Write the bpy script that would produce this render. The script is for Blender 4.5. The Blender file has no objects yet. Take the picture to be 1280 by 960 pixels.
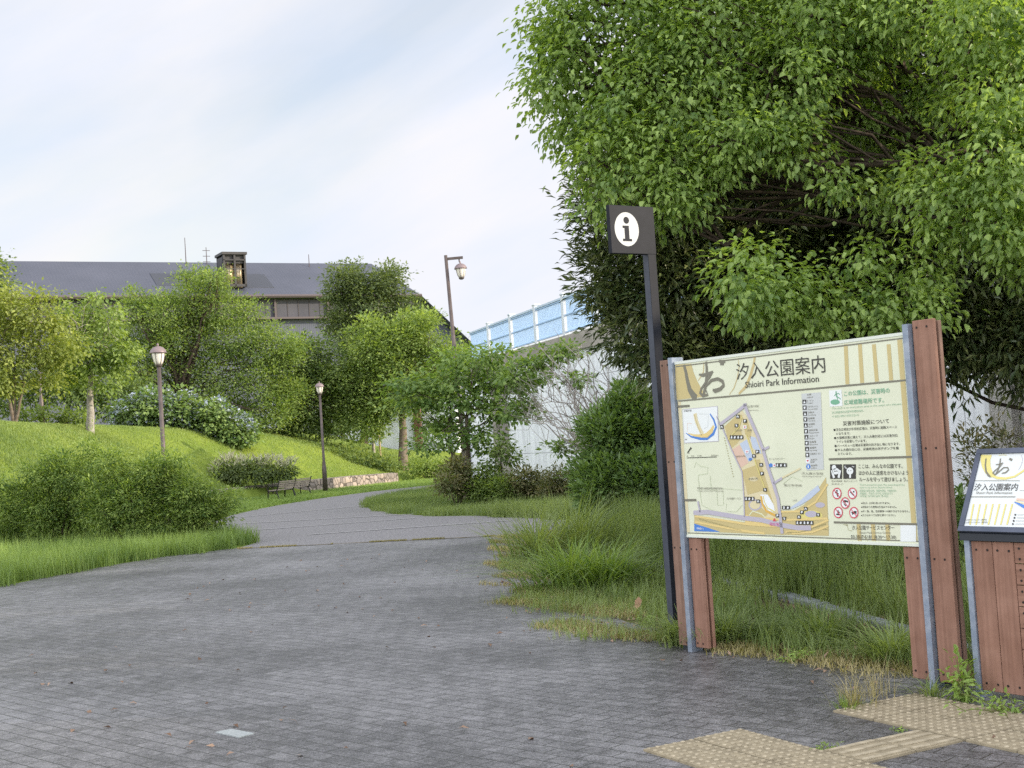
import bpy, math, random
import numpy as np
from mathutils import Matrix, Vector
R = math.radians
C = bpy.context.scene.collection
rng = np.random.default_rng(7)
random.seed(7)
# ------------------------------------------------------------------ camera, sky, sun, exposure
F_, PI_, RO_, EYE = 1634.3, .0422, -.0648, 1.55
_f = np.array([0, math.cos(PI_), math.sin(PI_)]); _r = np.array([1, 0, 0.]); _u = np.cross(_r, _f)
_r2 = math.cos(RO_)*_r + math.sin(RO_)*_u; _u2 = -math.sin(RO_)*_r + math.cos(RO_)*_u
cam = bpy.data.cameras.new('camera'); camo = bpy.data.objects.new('camera', cam); C.objects.link(camo)
cam.sensor_width = 36; cam.lens = F_/1280*36; cam.clip_end = 3000; cam.clip_start = .1
M3 = Matrix(((_r2[0], _u2[0], -_f[0]), (_r2[1], _u2[1], -_f[1]), (_r2[2], _u2[2], -_f[2])))
camo.matrix_world = Matrix.Translation((0, 0, EYE)) @ M3.to_4x4()
bpy.context.scene.camera = camo
SUN_DIR = Vector((.94, -.15, .32)).normalized()          # towards the sun
el = math.asin(SUN_DIR.z); az = math.atan2(SUN_DIR.x, SUN_DIR.y)
w = bpy.data.worlds.new('World'); bpy.context.scene.world = w; w.use_nodes = True
nt = w.node_tree; N = nt.nodes; L = nt.links; N.clear()
sky = N.new('ShaderNodeTexSky'); sky.sky_type = 'NISHITA'; sky.sun_disc = False
sky.sun_elevation = el; sky.sun_rotation = az; sky.dust_density = .8; sky.air_density = 1.2
bg = N.new('ShaderNodeBackground'); bg.inputs[1].default_value = .12
out = N.new('ShaderNodeOutputWorld')
tc = N.new('ShaderNodeTexCoord')
mp = N.new('ShaderNodeMapping'); mp.vector_type = 'TEXTURE'; mp.inputs['Rotation'].default_value = (0, R(-24), 0); mp.inputs['Scale'].default_value = (1.1, .8, .28); mp.inputs['Location'].default_value = (.3, .2, .1)
L.new(tc.outputs['Generated'], mp.inputs[0])
nz = N.new('ShaderNodeTexNoise'); nz.inputs['Scale'].default_value = 1.7; nz.inputs['Detail'].default_value = 9; nz.inputs['Roughness'].default_value = .52; nz.inputs['Distortion'].default_value = .35
L.new(mp.outputs[0], nz.inputs['Vector'])
cr = N.new('ShaderNodeValToRGB'); cr.color_ramp.elements[0].position = .36; cr.color_ramp.elements[1].position = .60
cr.color_ramp.elements[0].color = (.6, .6, .6, 1); cr.color_ramp.elements[1].color = (1, 1, 1, 1)
L.new(nz.outputs['Fac'], cr.inputs[0])
nz2 = N.new('ShaderNodeTexNoise'); nz2.inputs['Scale'].default_value = 5; nz2.inputs['Detail'].default_value = 6
L.new(mp.outputs[0], nz2.inputs['Vector'])
cc = N.new('ShaderNodeMix'); cc.data_type = 'RGBA'; L.new(nz2.outputs['Fac'], cc.inputs['Factor'])
cc.inputs['A'].default_value = (3.6, 4.15, 5.3, 1); cc.inputs['B'].default_value = (5.45, 5.08, 4.7, 1)
mx = N.new('ShaderNodeMix'); mx.data_type = 'RGBA'
L.new(cr.outputs[0], mx.inputs['Factor']); L.new(sky.outputs[0], mx.inputs['A']); L.new(cc.outputs['Result'], mx.inputs['B'])
# sky turned up and warmed overhead and behind the viewer, as added fill light
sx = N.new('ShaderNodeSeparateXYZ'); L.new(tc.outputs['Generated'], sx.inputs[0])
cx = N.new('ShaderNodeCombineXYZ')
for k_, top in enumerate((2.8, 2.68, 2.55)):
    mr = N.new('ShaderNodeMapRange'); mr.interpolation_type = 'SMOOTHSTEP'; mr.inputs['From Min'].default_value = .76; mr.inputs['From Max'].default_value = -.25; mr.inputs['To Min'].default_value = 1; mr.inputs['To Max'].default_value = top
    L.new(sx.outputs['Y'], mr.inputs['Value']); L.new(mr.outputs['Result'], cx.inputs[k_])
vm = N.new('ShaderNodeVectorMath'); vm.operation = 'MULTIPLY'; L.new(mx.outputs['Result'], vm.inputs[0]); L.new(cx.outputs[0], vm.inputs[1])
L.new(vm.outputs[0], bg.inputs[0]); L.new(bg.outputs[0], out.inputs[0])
sl = bpy.data.lights.new('sun', 'SUN'); sl.energy = 3.6; sl.angle = R(.8); sl.color = (1, .86, .66)
so = bpy.data.objects.new('sun', sl); C.objects.link(so); so.rotation_euler = SUN_DIR.to_track_quat('Z', 'Y').to_euler()
sc = bpy.context.scene
sc.view_settings.view_transform = 'Standard'; sc.view_settings.look = 'None'; sc.view_settings.gamma = 1
sc.view_settings.exposure = .75
sc.render.engine = 'CYCLES'; sc.cycles.max_bounces = 7; sc.cycles.diffuse_bounces = 4; sc.cycles.use_denoising = False
sc.cycles.transparent_max_bounces = 6

# ------------------------------------------------------------------ helpers
def ray(px, py): return _f + (px-640)/F_*_r2 + (480-py)/F_*_u2
def gnd(px, py, z=0.):
    d = ray(px, py); t = (z-EYE)/d[2]; return (d[0]*t, d[1]*t)
def at(px, py, Y):
    d = ray(px, py); p = d*(Y/d[1]); return np.array((p[0], p[1], p[2]+EYE))
def empty(name, loc, label, cat, group=None, rz=0):
    o = bpy.data.objects.new(name, None); C.objects.link(o); o.location = loc; o.rotation_euler = (0, 0, rz)
    o.empty_display_size = .1
    o['label'] = label; o['category'] = cat
    if group: o['group'] = group
    return o
def tag(o, label=None, cat=None, group=None, kind=None):
    if label: o['label'] = label
    if cat: o['category'] = cat
    if group: o['group'] = group
    if kind: o['kind'] = kind
    return o
def obj(name, me, parent=None, mats=()):
    o = bpy.data.objects.new(name, me); C.objects.link(o)
    if parent is not None: o.parent = parent
    for m in mats: me.materials.append(m)
    return o
def fast(name, V, Fc, attrs=None, smooth=False):
    """V (n,3), Fc (m,k) arrays -> mesh"""
    me = bpy.data.meshes.new(name); V = np.asarray(V, np.float32); Fc = np.asarray(Fc, np.int32)
    me.vertices.add(len(V)); me.vertices.foreach_set('co', V.ravel())
    m, k = Fc.shape
    me.loops.add(m*k); me.loops.foreach_set('vertex_index', Fc.ravel())
    me.polygons.add(m); me.polygons.foreach_set('loop_start', np.arange(0, m*k, k, dtype=np.int32))
    me.polygons.foreach_set('loop_total', np.full(m, k, np.int32))
    if attrs:
        for a, vals in attrs.items():
            t = me.attributes.new(a, 'FLOAT', 'POINT'); t.data.foreach_set('value', np.asarray(vals, np.float32))
    me.update(calc_edges=True)
    if smooth: me.polygons.foreach_set('use_smooth', np.ones(m, bool))
    me.validate(verbose=False)
    return me
class MB:
    def __init__(s): s.v = []; s.f = []; s.m = []; s.mi = 0
    def add(s, vs, fs):
        b = len(s.v); s.v += [tuple(float(c) for c in v) for v in vs]
        for f in fs: s.f.append(tuple(i+b for i in f)); s.m.append(s.mi)
    def box(s, lo, hi, fr=None):
        """axis box in frame fr (Matrix 4x4)"""
        x0, y0, z0 = lo; x1, y1, z1 = hi
        vs = [Vector(p) for p in ((x0,y0,z0),(x1,y0,z0),(x1,y1,z0),(x0,y1,z0),(x0,y0,z1),(x1,y0,z1),(x1,y1,z1),(x0,y1,z1))]
        if fr is not None: vs = [fr @ v for v in vs]
        s.add(vs, ((0,3,2,1),(4,5,6,7),(0,1,5,4),(1,2,6,5),(2,3,7,6),(3,0,4,7)))
    def tube(s, pts, rad, n=8, caps=True):
        pts = [Vector(p) for p in pts]
        if not hasattr(rad, '__len__'): rad = [rad]*len(pts)
        b = len(s.v); prev = None
        for i, p in enumerate(pts):
            t = (pts[min(i+1, len(pts)-1)]-pts[max(i-1, 0)]).normalized()
            if prev is None:
                a = Vector((1, 0, 0)) if abs(t.x) < .9 else Vector((0, 1, 0))
            else: a = prev
            x = (a - t*a.dot(t)).normalized(); y = t.cross(x); prev = x
            for k in range(n):
                an = 2*math.pi*k/n; q = p + (x*math.cos(an)+y*math.sin(an))*rad[i]; s.v.append(tuple(q))
        for i in range(len(pts)-1):
            for k in range(n):
                a = b+i*n+k; c = b+i*n+(k+1) % n; s.f.append((a, c, c+n, a+n)); s.m.append(s.mi)
        if caps:
            s.f.append(tuple(b+k for k in range(n))[::-1]); s.m.append(s.mi)
            s.f.append(tuple(b+(len(pts)-1)*n+k for k in range(n))); s.m.append(s.mi)
    def lathe(s, prof, c=(0, 0, 0), n=20):
        s.tube([(c[0], c[1], c[2]+z) for r, z in prof], [max(r, .0005) for r, z in prof], n)
    def build(s, name, mats, parent=None, smooth=False, bevel=0):
        me = bpy.data.meshes.new(name); me.from_pydata(s.v, [], s.f); me.update()
        if not isinstance(mats, (list, tuple)): mats = [mats]
        for m in mats: me.materials.append(m)
        if len(mats) > 1: me.polygons.foreach_set('material_index', s.m)
        if smooth: me.polygons.foreach_set('use_smooth', np.ones(len(me.polygons), bool))
        o = obj(name, me, parent)
        if bevel:
            b = o.modifiers.new('bevel', 'BEVEL'); b.width = bevel; b.segments = 2; b.limit_method = 'ANGLE'
        if smooth == 'auto':
            pass
        return o
# ------------------------------------------------------------------ materials
def mat(name, col, rough=.7, spec=.3, metal=0, noise=None, bump=None, coord='Object', col2=None, nscale=3., nlo=.35, nhi=.65, detail=6):
    m = bpy.data.materials.new(name); m.use_nodes = True; n = m.node_tree.nodes; l = m.node_tree.links
    b = n['Principled BSDF']; b.inputs['Base Color'].default_value = (*col, 1); b.inputs['Roughness'].default_value = rough
    b.inputs['Specular IOR Level'].default_value = spec; b.inputs['Metallic'].default_value = metal
    t = n.new('ShaderNodeTexCoord')
    if col2:
        z = n.new('ShaderNodeTexNoise'); z.inputs['Scale'].default_value = nscale; z.inputs['Detail'].default_value = detail; z.inputs['Roughness'].default_value = .65
        l.new(t.outputs[coord], z.inputs['Vector'])
        r = n.new('ShaderNodeValToRGB'); r.color_ramp.elements[0].position = nlo; r.color_ramp.elements[1].position = nhi
        r.color_ramp.elements[0].color = (*col, 1); r.color_ramp.elements[1].color = (*col2, 1)
        l.new(z.outputs['Fac'], r.inputs[0]); l.new(r.outputs[0], b.inputs['Base Color'])
    if bump:
        z = n.new('ShaderNodeTexNoise'); z.inputs['Scale'].default_value = bump[0]; z.inputs['Detail'].default_value = 8
        l.new(t.outputs[coord], z.inputs['Vector'])
        u = n.new('ShaderNodeBump'); u.inputs['Strength'].default_value = bump[1]; u.inputs['Distance'].default_value = bump[2] if len(bump) > 2 else .01
        l.new(z.outputs['Fac'], u.inputs['Height']); l.new(u.outputs[0], b.inputs['Normal'])
    return m
def leafmat(name, dark, light, trans=.35, rough=.5, spec=.25, tcol=None):
    m = bpy.data.materials.new(name); m.use_nodes = True; n = m.node_tree.nodes; l = m.node_tree.links
    b = n['Principled BSDF']; b.inputs['Roughness'].default_value = rough; b.inputs['Specular IOR Level'].default_value = spec
    a = n.new('ShaderNodeAttribute'); a.attribute_name = 'tint'
    r = n.new('ShaderNodeMix'); r.data_type = 'RGBA'; r.inputs['A'].default_value = (*dark, 1); r.inputs['B'].default_value = (*light, 1)
    l.new(a.outputs['Fac'], r.inputs['Factor']); l.new(r.outputs['Result'], b.inputs['Base Color'])
    t = n.new('ShaderNodeBsdfTranslucent'); mm = n.new('ShaderNodeMix'); mm.data_type = 'RGBA'; mm.blend_type = 'MULTIPLY'; mm.inputs['Factor'].default_value = 1
    l.new(r.outputs['Result'], mm.inputs['A']); mm.inputs['B'].default_value = (*(tcol or (1.5, 1.5, .5)), 1); l.new(mm.outputs['Result'], t.inputs['Color'])
    s = n.new('ShaderNodeMixShader'); s.inputs[0].default_value = trans
    l.new(b.outputs[0], s.inputs[1]); l.new(t.outputs[0], s.inputs[2]); l.new(s.outputs[0], n['Material Output'].inputs[0])
    return m
BARK = mat('bark', (.10, .075, .055), .9, .1, col2=(.2, .17, .14), nscale=9, bump=(25, .6, .02))
BARKG = mat('bark_grey', (.22, .2, .18), .9, .1, col2=(.36, .34, .31), nscale=7, bump=(30, .5, .02))
BARKD = mat('bark_dark', (.045, .035, .03), .9, .1, col2=(.09, .07, .055), nscale=8)
# ------------------------------------------------------------------ terrain
BND = np.array([(-40, 17.0), (-22, 19.5), (-11, 22.6), (-7.6, 27), (-8.6, 36), (-10.3, 46.6), (-7.95, 51.6), (-5.2, 56.9), (-3.5, 62), (-1.5, 70), (1, 84), (4, 110)])
def sdist(x, y):
    """distance to the hill's foot line, positive on the hill side (left of the line)"""
    x = np.asarray(x, float); y = np.asarray(y, float); best = np.full(x.shape, 1e9); sg = np.ones(x.shape)
    for a, b in zip(BND[:-1], BND[1:]):
        d = b-a; t = np.clip(((x-a[0])*d[0]+(y-a[1])*d[1])/(d@d), 0, 1)
        qx = a[0]+t*d[0]; qy = a[1]+t*d[1]; r = np.hypot(x-qx, y-qy); cr_ = d[0]*(y-a[1])-d[1]*(x-a[0])
        m = r < best-1e-9; best = np.where(m, r, best); sg = np.where(m, np.sign(cr_), sg)
    return best*sg
def ss(a, b, x):
    t = np.clip((x-a)/(b-a), 0, 1); return t*t*(3-2*t)
def hgt(x, y):
    x = np.asarray(x, float); y = np.asarray(y, float); s = sdist(x, y)
    A = np.interp(x, [-40, -17, -13, -11, -9.3, -7, -4, 0, 10], [3.5, 3.15, 2.85, 2.45, 1.95, 1.35, 1.1, 1.2, 1.2])
    A = A*ss(-.6, 5.2, s)*1.0
    low = .34*ss(0.02, .3, s)*ss(42, 46, y)*(1-ss(58, 61, y))
    h = np.where(s > -1, np.maximum(A-.03, low), 0) + .05*np.sin(x*.7+1)*np.cos(y*.5)*ss(0, 3, s)
    # planting bed behind the sign rises a little
    k = CURBX(y); h = h + .16*ss(.1, 1.2, x-k)*(1-ss(60, 80, y))*ss(-6, 2, y)
    return h
CURB = np.array([(3.6, 3.0), (2.9, 8.0), (2.69, 9.2), (2.25, 11.6), (1.3, 15.5), (1.05, 20), (1.2, 25), (1.6, 30), (2, 60)])
def CURBX(y): return np.interp(y, CURB[:, 1], CURB[:, 0])
gx = np.concatenate([[-900, -300, -120, -70], np.arange(-45, -22, 1.2), np.arange(-22, 8, .3), np.arange(8, 24, 1.5), [30, 60, 150, 400, 900]])
gy = np.concatenate([[-200, -60, -20, -5], np.arange(0, 16, .5), np.arange(16, 64, .3), np.arange(64, 110, 1.5), [120, 150, 220, 400, 900, 1800]])
X, Y = np.meshgrid(gx, gy); Z = hgt(X, Y)
V = np.stack([X.ravel(), Y.ravel(), Z.ravel()], 1); nx = len(gx); ny = len(gy)
i, j = np.meshgrid(np.arange(nx-1), np.arange(ny-1)); a = (j*nx+i).ravel()
gm = bpy.data.materials.new('ground_mat'); gm.use_nodes = True
def ground_nodes(m):
    n = m.node_tree.nodes; l = m.node_tree.links; b = n['Principled BSDF']; b.inputs['Roughness'].default_value = .95; b.inputs['Specular IOR Level'].default_value = .05
    g = n.new('ShaderNodeNewGeometry')
    z = n.new('ShaderNodeTexNoise'); z.inputs['Scale'].default_value = .35; z.inputs['Detail'].default_value = 10; z.inputs['Roughness'].default_value = .7; l.new(g.outputs['Position'], z.inputs['Vector'])
    r = n.new('ShaderNodeValToRGB'); e = r.color_ramp.elements; e[0].position = .35; e[0].color = (.09, .14, .025, 1); e[1].position = .65; e[1].color = (.18, .23, .04, 1)
    l.new(z.outputs['Fac'], r.inputs[0])
    z2 = n.new('ShaderNodeTexNoise'); z2.inputs['Scale'].default_value = 14; z2.inputs['Detail'].default_value = 8; l.new(g.outputs['Position'], z2.inputs['Vector'])
    soil = n.new('ShaderNodeValToRGB'); e = soil.color_ramp.elements; e[0].position = .3; e[0].color = (.035, .028, .018, 1); e[1].position = .7; e[1].color = (.13, .1, .065, 1); l.new(z2.outputs['Fac'], soil.inputs[0])
    at_ = n.new('ShaderNodeAttribute'); at_.attribute_name = 'soil'
    mix = n.new('ShaderNodeMix'); mix.data_type = 'RGBA'; l.new(at_.outputs['Fac'], mix.inputs['Factor']); l.new(r.outputs[0], mix.inputs['A']); l.new(soil.outputs[0], mix.inputs['B'])
    l.new(mix.outputs['Result'], b.inputs['Base Color'])
    u = n.new('ShaderNodeBump'); u.inputs['Strength'].default_value = .8; u.inputs['Distance'].default_value = .03; l.new(z2.outputs['Fac'], u.inputs['Height']); l.new(u.outputs[0], b.inputs['Normal'])
ground_nodes(gm)
soil = (ss(-1.5, 0, V[:, 0]-CURBX(V[:, 1])+1.2)*(V[:, 1] < 26)).clip(0, 1)
go = obj('ground', fast('ground', V, np.stack([a, a+1, a+nx+1, a+nx], 1), {'soil': soil}, True), mats=[gm]); tag(go, kind='structure')

# ---- plaza of interlocking pavers
PYAW = -.78
pm = bpy.data.materials.new('paver_mat'); pm.use_nodes = True
def paver_nodes(m):
    n = m.node_tree.nodes; l = m.node_tree.links; b = n['Principled BSDF']; b.inputs['Specular IOR Level'].default_value = .6
    g = n.new('ShaderNodeNewGeometry'); mp = n.new('ShaderNodeMapping'); mp.vector_type = 'POINT'; mp.inputs['Rotation'].default_value = (0, 0, -PYAW)
    l.new(g.outputs['Position'], mp.inputs[0])
    wz = n.new('ShaderNodeTexNoise'); wz.inputs['Scale'].default_value = 9; l.new(mp.outputs[0], wz.inputs['Vector'])
    wa = n.new('ShaderNodeVectorMath'); wa.operation = 'SCALE'; wa.inputs['Scale'].default_value = .014; l.new(wz.outputs['Color'], wa.inputs[0])
    wb = n.new('ShaderNodeVectorMath'); l.new(mp.outputs[0], wb.inputs[0]); l.new(wa.outputs[0], wb.inputs[1])
    br = n.new('ShaderNodeTexBrick'); br.inputs['Scale'].default_value = 1; br.inputs['Brick Width'].default_value = .226; br.inputs['Row Height'].default_value = .113
    br.inputs['Mortar Size'].default_value = .0042; br.inputs['Mortar Smooth'].default_value = .25; br.inputs['Bias'].default_value = 0
    br.inputs['Color1'].default_value = (0, 0, 0, 1); br.inputs['Color2'].default_value = (1, 1, 1, 1); br.inputs['Mortar'].default_value = (.5, .5, .5, 1)
    l.new(wb.outputs[0], br.inputs['Vector'])
    sp = n.new('ShaderNodeSeparateColor'); l.new(br.outputs['Color'], sp.inputs[0])
    base = n.new('ShaderNodeValToRGB'); e = base.color_ramp.elements
    e[0].position = 0; e[0].color = (.04, .039, .041, 1); e[1].position = 1; e[1].color = (.245, .243, .254, 1)
    # big stains + mid blotches + fine grain
    def noise(s, d, r=.6):
        z = n.new('ShaderNodeTexNoise'); z.inputs['Scale'].default_value = s; z.inputs['Detail'].default_value = d; z.inputs['Roughness'].default_value = r; l.new(g.outputs['Position'], z.inputs['Vector']); return z.outputs['Fac']
    def math_(op, a, b_):
        q = n.new('ShaderNodeMath'); q.operation = op
        for k, v in enumerate((a, b_)):
            if isinstance(v, (int, float)): q.inputs[k].default_value = v
            else: l.new(v, q.inputs[k])
        return q.outputs[0]
    v = math_('MULTIPLY', sp.outputs[0], .16)
    v = math_('ADD', v, math_('MULTIPLY', math_('SUBTRACT', noise(.45, 6), .5), 1.9))
    v = math_('ADD', v, math_('MULTIPLY', math_('SUBTRACT', noise(7, 9, .85), .5), 2.6))
    v = math_('ADD', v, math_('MULTIPLY', math_('SUBTRACT', noise(90, 5, .9), .5), 3.4))
    v = math_('ADD', v, .28)
    l.new(v, base.inputs[0])
    fine = noise(55, 6, .8); spk = n.new('ShaderNodeValToRGB'); spk.color_ramp.elements[0].position = .60; spk.color_ramp.elements[1].position = .72; l.new(fine, spk.inputs[0])
    spm = math_('MULTIPLY', spk.outputs[0], math_('MULTIPLY', noise(2.3, 4), 1.1))
    m1 = n.new('ShaderNodeMix'); m1.data_type = 'RGBA'; l.new(spm, m1.inputs['Factor']); l.new(base.outputs[0], m1.inputs['A']); m1.inputs['B'].default_value = (.42, .43, .45, 1)
    m2 = n.new('ShaderNodeMix'); m2.data_type = 'RGBA'; l.new(br.outputs['Fac'], m2.inputs['Factor']); l.new(m1.outputs['Result'], m2.inputs['A']); m2.inputs['B'].default_value = (.025, .026, .024, 1)
    l.new(m2.outputs['Result'], b.inputs['Base Color'])
    b.inputs['Roughness'].default_value = .42
    h = math_('SUBTRACT', math_('MULTIPLY', fine, .5), math_('MULTIPLY', br.outputs['Fac'], 1.)); h = math_('ADD', h, math_('MULTIPLY', sp.outputs[0], .18))
    u = n.new('ShaderNodeBump'); u.inputs['Strength'].default_value = 1; u.inputs['Distance'].default_value = .006; l.new(h, u.inputs['Height']); l.new(u.outputs[0], b.inputs['Normal'])
paver_nodes(pm)
def sheet(name, poly, z, m, kind='structure', edge=.0, step=.5):
    """flat n-gon with a slightly ragged outline"""
    pts = []
    P = [Vector((p[0], p[1])) for p in poly]
    for a, b in zip(P, P[1:]+P[:1]):
        n_ = max(1, int((b-a).length/step))
        for k in range(n_):
            q = a+(b-a)*k/n_; pts.append((q.x+random.uniform(-edge, edge), q.y+random.uniform(-edge, edge), z))
    me = bpy.data.meshes.new(name); me.from_pydata(pts, [], [tuple(range(len(pts)))]); me.update()
    o = obj(name, me, mats=[m])
    if kind: tag(o, kind=kind)
    return o
PLAZA = [(-16, 1), (-14.5, 8), (-9, 15.5), (-7.6, 17.2), (-7.1, 18.0), (-6.6, 19.7), (-5.9, 21.4), (-4.95, 22.25), (-4.75, 22.1), (-.2, 21.15), (.5, 20.5), (.25, 17), (.3, 13.5), (.45, 11.9), (.95, 10.3), (1.15, 9.3), (1.62, 8.75), (2.05, 8.2), (2.5, 7.35), (3.2, 5.8), (5, 1)]
sheet('plaza_paving', PLAZA, .008, pm, edge=.04, step=.35)
ASPH = mat('asphalt', (.085, .085, .088), .8, .3, col2=(.31, .305, .31), nscale=30, detail=14, nlo=.35, nhi=.68, coord='Object', bump=(140, .6, .006))
PATH = [(-4.9, 22.25), (-4.7, 23.5), (-5.5, 25.3), (-6.4, 27.4), (-7.3, 30), (-7.8, 33), (-7.75, 36), (-7.4, 40), (-6.5, 44), (-5.2, 47.2), (-3.6, 49.6), (-2.0, 51.6), (0, 54.5), (2.4, 58), (3.5, 57), (1.5, 53), (-.6, 49.2), (-2.5, 46.5), (-4.0, 42), (-4.5, 38), (-4.2, 35.4), (-3.5, 32.3), (-2.76, 30), (-1.8, 28.4), (-.8, 27.2), (.5, 25), (1.0, 23.6), (1.0, 21.8), (.6, 20.9), (-.2, 21.2), (-4.7, 22.1)]
sheet('asphalt_path', PATH, .004, ASPH, edge=.05, step=.4)
PALE = mat('pale_strip', (.42, .42, .42), .8, .2, col2=(.26, .26, .26), nscale=12)
for (a, b) in (((300, 647), (450, 633)), ((300, 655), (555, 641)), ((322, 663), (520, 648)), ((384, 669), (640, 651))):
    p = Vector(gnd(*a)); q = Vector(gnd(*b)); d = (q-p).normalized(); nn = Vector((-d.y, d.x))*.06
    tag(sheet('road_marking', [p-nn, q-nn, q+nn, p+nn], .012, PALE, edge=.01, step=.3), kind='structure')
# joint between pavers and asphalt
JT = mat('joint_moss', (.06, .05, .025), .9, .1, col2=(.16, .13, .06), nscale=5)
sheet('joint_strip', [(-4.8, 22.08), (-.2, 21.12), (-.2, 21.2), (-4.8, 22.16)], .014, JT, edge=.02, step=.15)
# paler loose brick in the plaza
TP = [gnd(*p) for p in ((269.5, 918), (289, 914), (318.4, 919.5), (298.8, 924.6))]
mb = MB(); mb.add([(x, y, .014) for x, y in TP]+[(x, y, .0) for x, y in TP], [(3, 2, 1, 0), (4, 5, 6, 7), (0, 1, 5, 4), (1, 2, 6, 5), (2, 3, 7, 6), (3, 0, 4, 7)])
tag(mb.build('paving_brick', mat('pale_brick', (.24, .27, .275), .75, .3, col2=(.34, .37, .375), nscale=60)), 'single pale bluish paving brick set among the dark pavers', 'paving brick')

# ---- kerb stones behind the sign
KERB = mat('kerb_stone', (.13, .15, .16), .85, .2, col2=(.24, .265, .275), nscale=9, bump=(60, .4, .006))
ks = []
yy = 7.6
while yy < 20.5:
    ks.append((float(CURBX(yy)), yy)); yy += .62
for k, (a, b) in enumerate(zip(ks[:-1], ks[1:])):
    a = Vector(a); b = Vector(b); d = (b-a); ln = d.length; an = math.atan2(d.y, d.x)
    mb = MB(); mb.box((.006, -.06, -.05), (ln-.006, .06, .055+random.uniform(-.01, .01)))
    o = mb.build('kerb_stone', KERB, bevel=.012); o.location = (a.x, a.y, 0); o.rotation_euler = (0, 0, an)
    tag(o, 'weathered grey kerb stone in the row edging the grass bed behind the map board', 'kerb stone', 'kerb stones edging the bed')

# ---- tactile tiles
TY = .4938; TA = Vector((math.cos(TY), math.sin(TY))); TB = Vector((-math.sin(TY), math.cos(TY))); TO = Vector((1.041, 6.672))
TILE = mat('tactile_tile', (.17, .145, .10), .85, .2, col2=(.33, .285, .195), nscale=9, nlo=.3, nhi=.65, detail=14, bump=(90, .25, .001))
TILT = mat('tactile_worn_top', (.23, .20, .14), .85, .15, col2=(.42, .37, .27), nscale=16, nlo=.3, nhi=.65)
def tile_mesh(kind):
    mb = MB(); h = .3-.006
    mb.box((.003, .003, -.02), (h, h, .012))
    mb.mi = 1
    if kind == 'dot':
        for a in range(6):
            for b in range(6):
                mb.lathe([(.0125, 0), (.0115, .0035), (.0085, .0052), (.0, .0058)], (.025+a*.05, .025+b*.05, .0125), 8)
    else:
        for b in range(4):
            mb.box((.012, .022+b*.075, .0122), (h-.012, .052+b*.075, .0175))
    return mb
protos = {}
def tile(ia, ib, kind, label, grp):
    if kind not in protos: protos[kind] = tile_mesh(kind).build('tactile_tile', [TILE, TILT]); o = protos[kind]
    else: o = protos[kind].copy(); C.objects.link(o)
    p = TO + TA*(ia*.3) + TB*(ib*.3); o.location = (p.x, p.y, .006+random.uniform(0, .002)); o.rotation_euler = (random.uniform(-.004, .004), random.uniform(-.004, .004), TY)
    tag(o, label, 'tactile tile', grp)
for ia in (-2, -1):
    for ib in (-1, -2, -3, -4): tile(ia, ib, 'dot', 'yellowish studded paving tile of the front left block on the plaza', 'front studded tiles')
for ia in (0, 1): tile(ia, -3, 'bar', 'yellowish paving tile with four long ridges joining the studded blocks', 'ridged tiles')
for ia in (2, 3):
    for ib in (-1, -2, -3, -4, -5): tile(ia, ib, 'dot', 'worn yellowish studded paving tile of the block at the foot of the signs', 'rear studded tiles')
# ------------------------------------------------------------------ printing helper (flat print on a sign face)
INK = {}
def ink(name, col, rough=.45):
    if name not in INK: INK[name] = mat('print_'+name, col, rough, .4)
    return INK[name]
ink('cream', (.66, .70, .50)); ink('gold', (.50, .41, .2)); ink('grey', (.17, .165, .13)); ink('dark', (.045, .043, .04)); ink('white', (.72, .76, .78))
ink('green', (.16, .38, .25)); ink('palegreen', (.33, .48, .34)); ink('red', (.55, .06, .1)); ink('blue', (.07, .2, .55)); ink('lav', (.42, .40, .47)); ink('mapgold', (.50, .42, .2))
ink('palegold', (.62, .56, .36)); ink('yellow', (.66, .52, .22)); ink('pink', (.62, .45, .36)); ink('lake', (.45, .52, .63)); ink('ghost', (.53, .58, .42)); ink('legend', (.5, .53, .53))
ink('orange', (.62, .38, .08)); ink('olive', (.33, .3, .14)); ink('magenta', (.6, .1, .3)); ink('lemon', (.62, .56, .2)); ink('paper', (.70, .74, .74))
_tc = {}
def glyphs(body, off=0.):
    k = (body, off)
    if k in _tc: return _tc[k]
    cu = bpy.data.curves.new('t', 'FONT'); cu.body = body; cu.size = 1; cu.offset = off; cu.resolution_u = 2
    o = bpy.data.objects.new('t', cu); C.objects.link(o)
    dg = bpy.context.evaluated_depsgraph_get(); me = o.evaluated_get(dg).to_mesh()
    V = [(v.co.x, v.co.y) for v in me.vertices]; Fc = [tuple(p.vertices) for p in me.polygons]
    o.evaluated_get(dg).to_mesh_clear(); bpy.data.objects.remove(o); bpy.data.curves.remove(cu)
    _tc[k] = (V, Fc); return V, Fc
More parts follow.
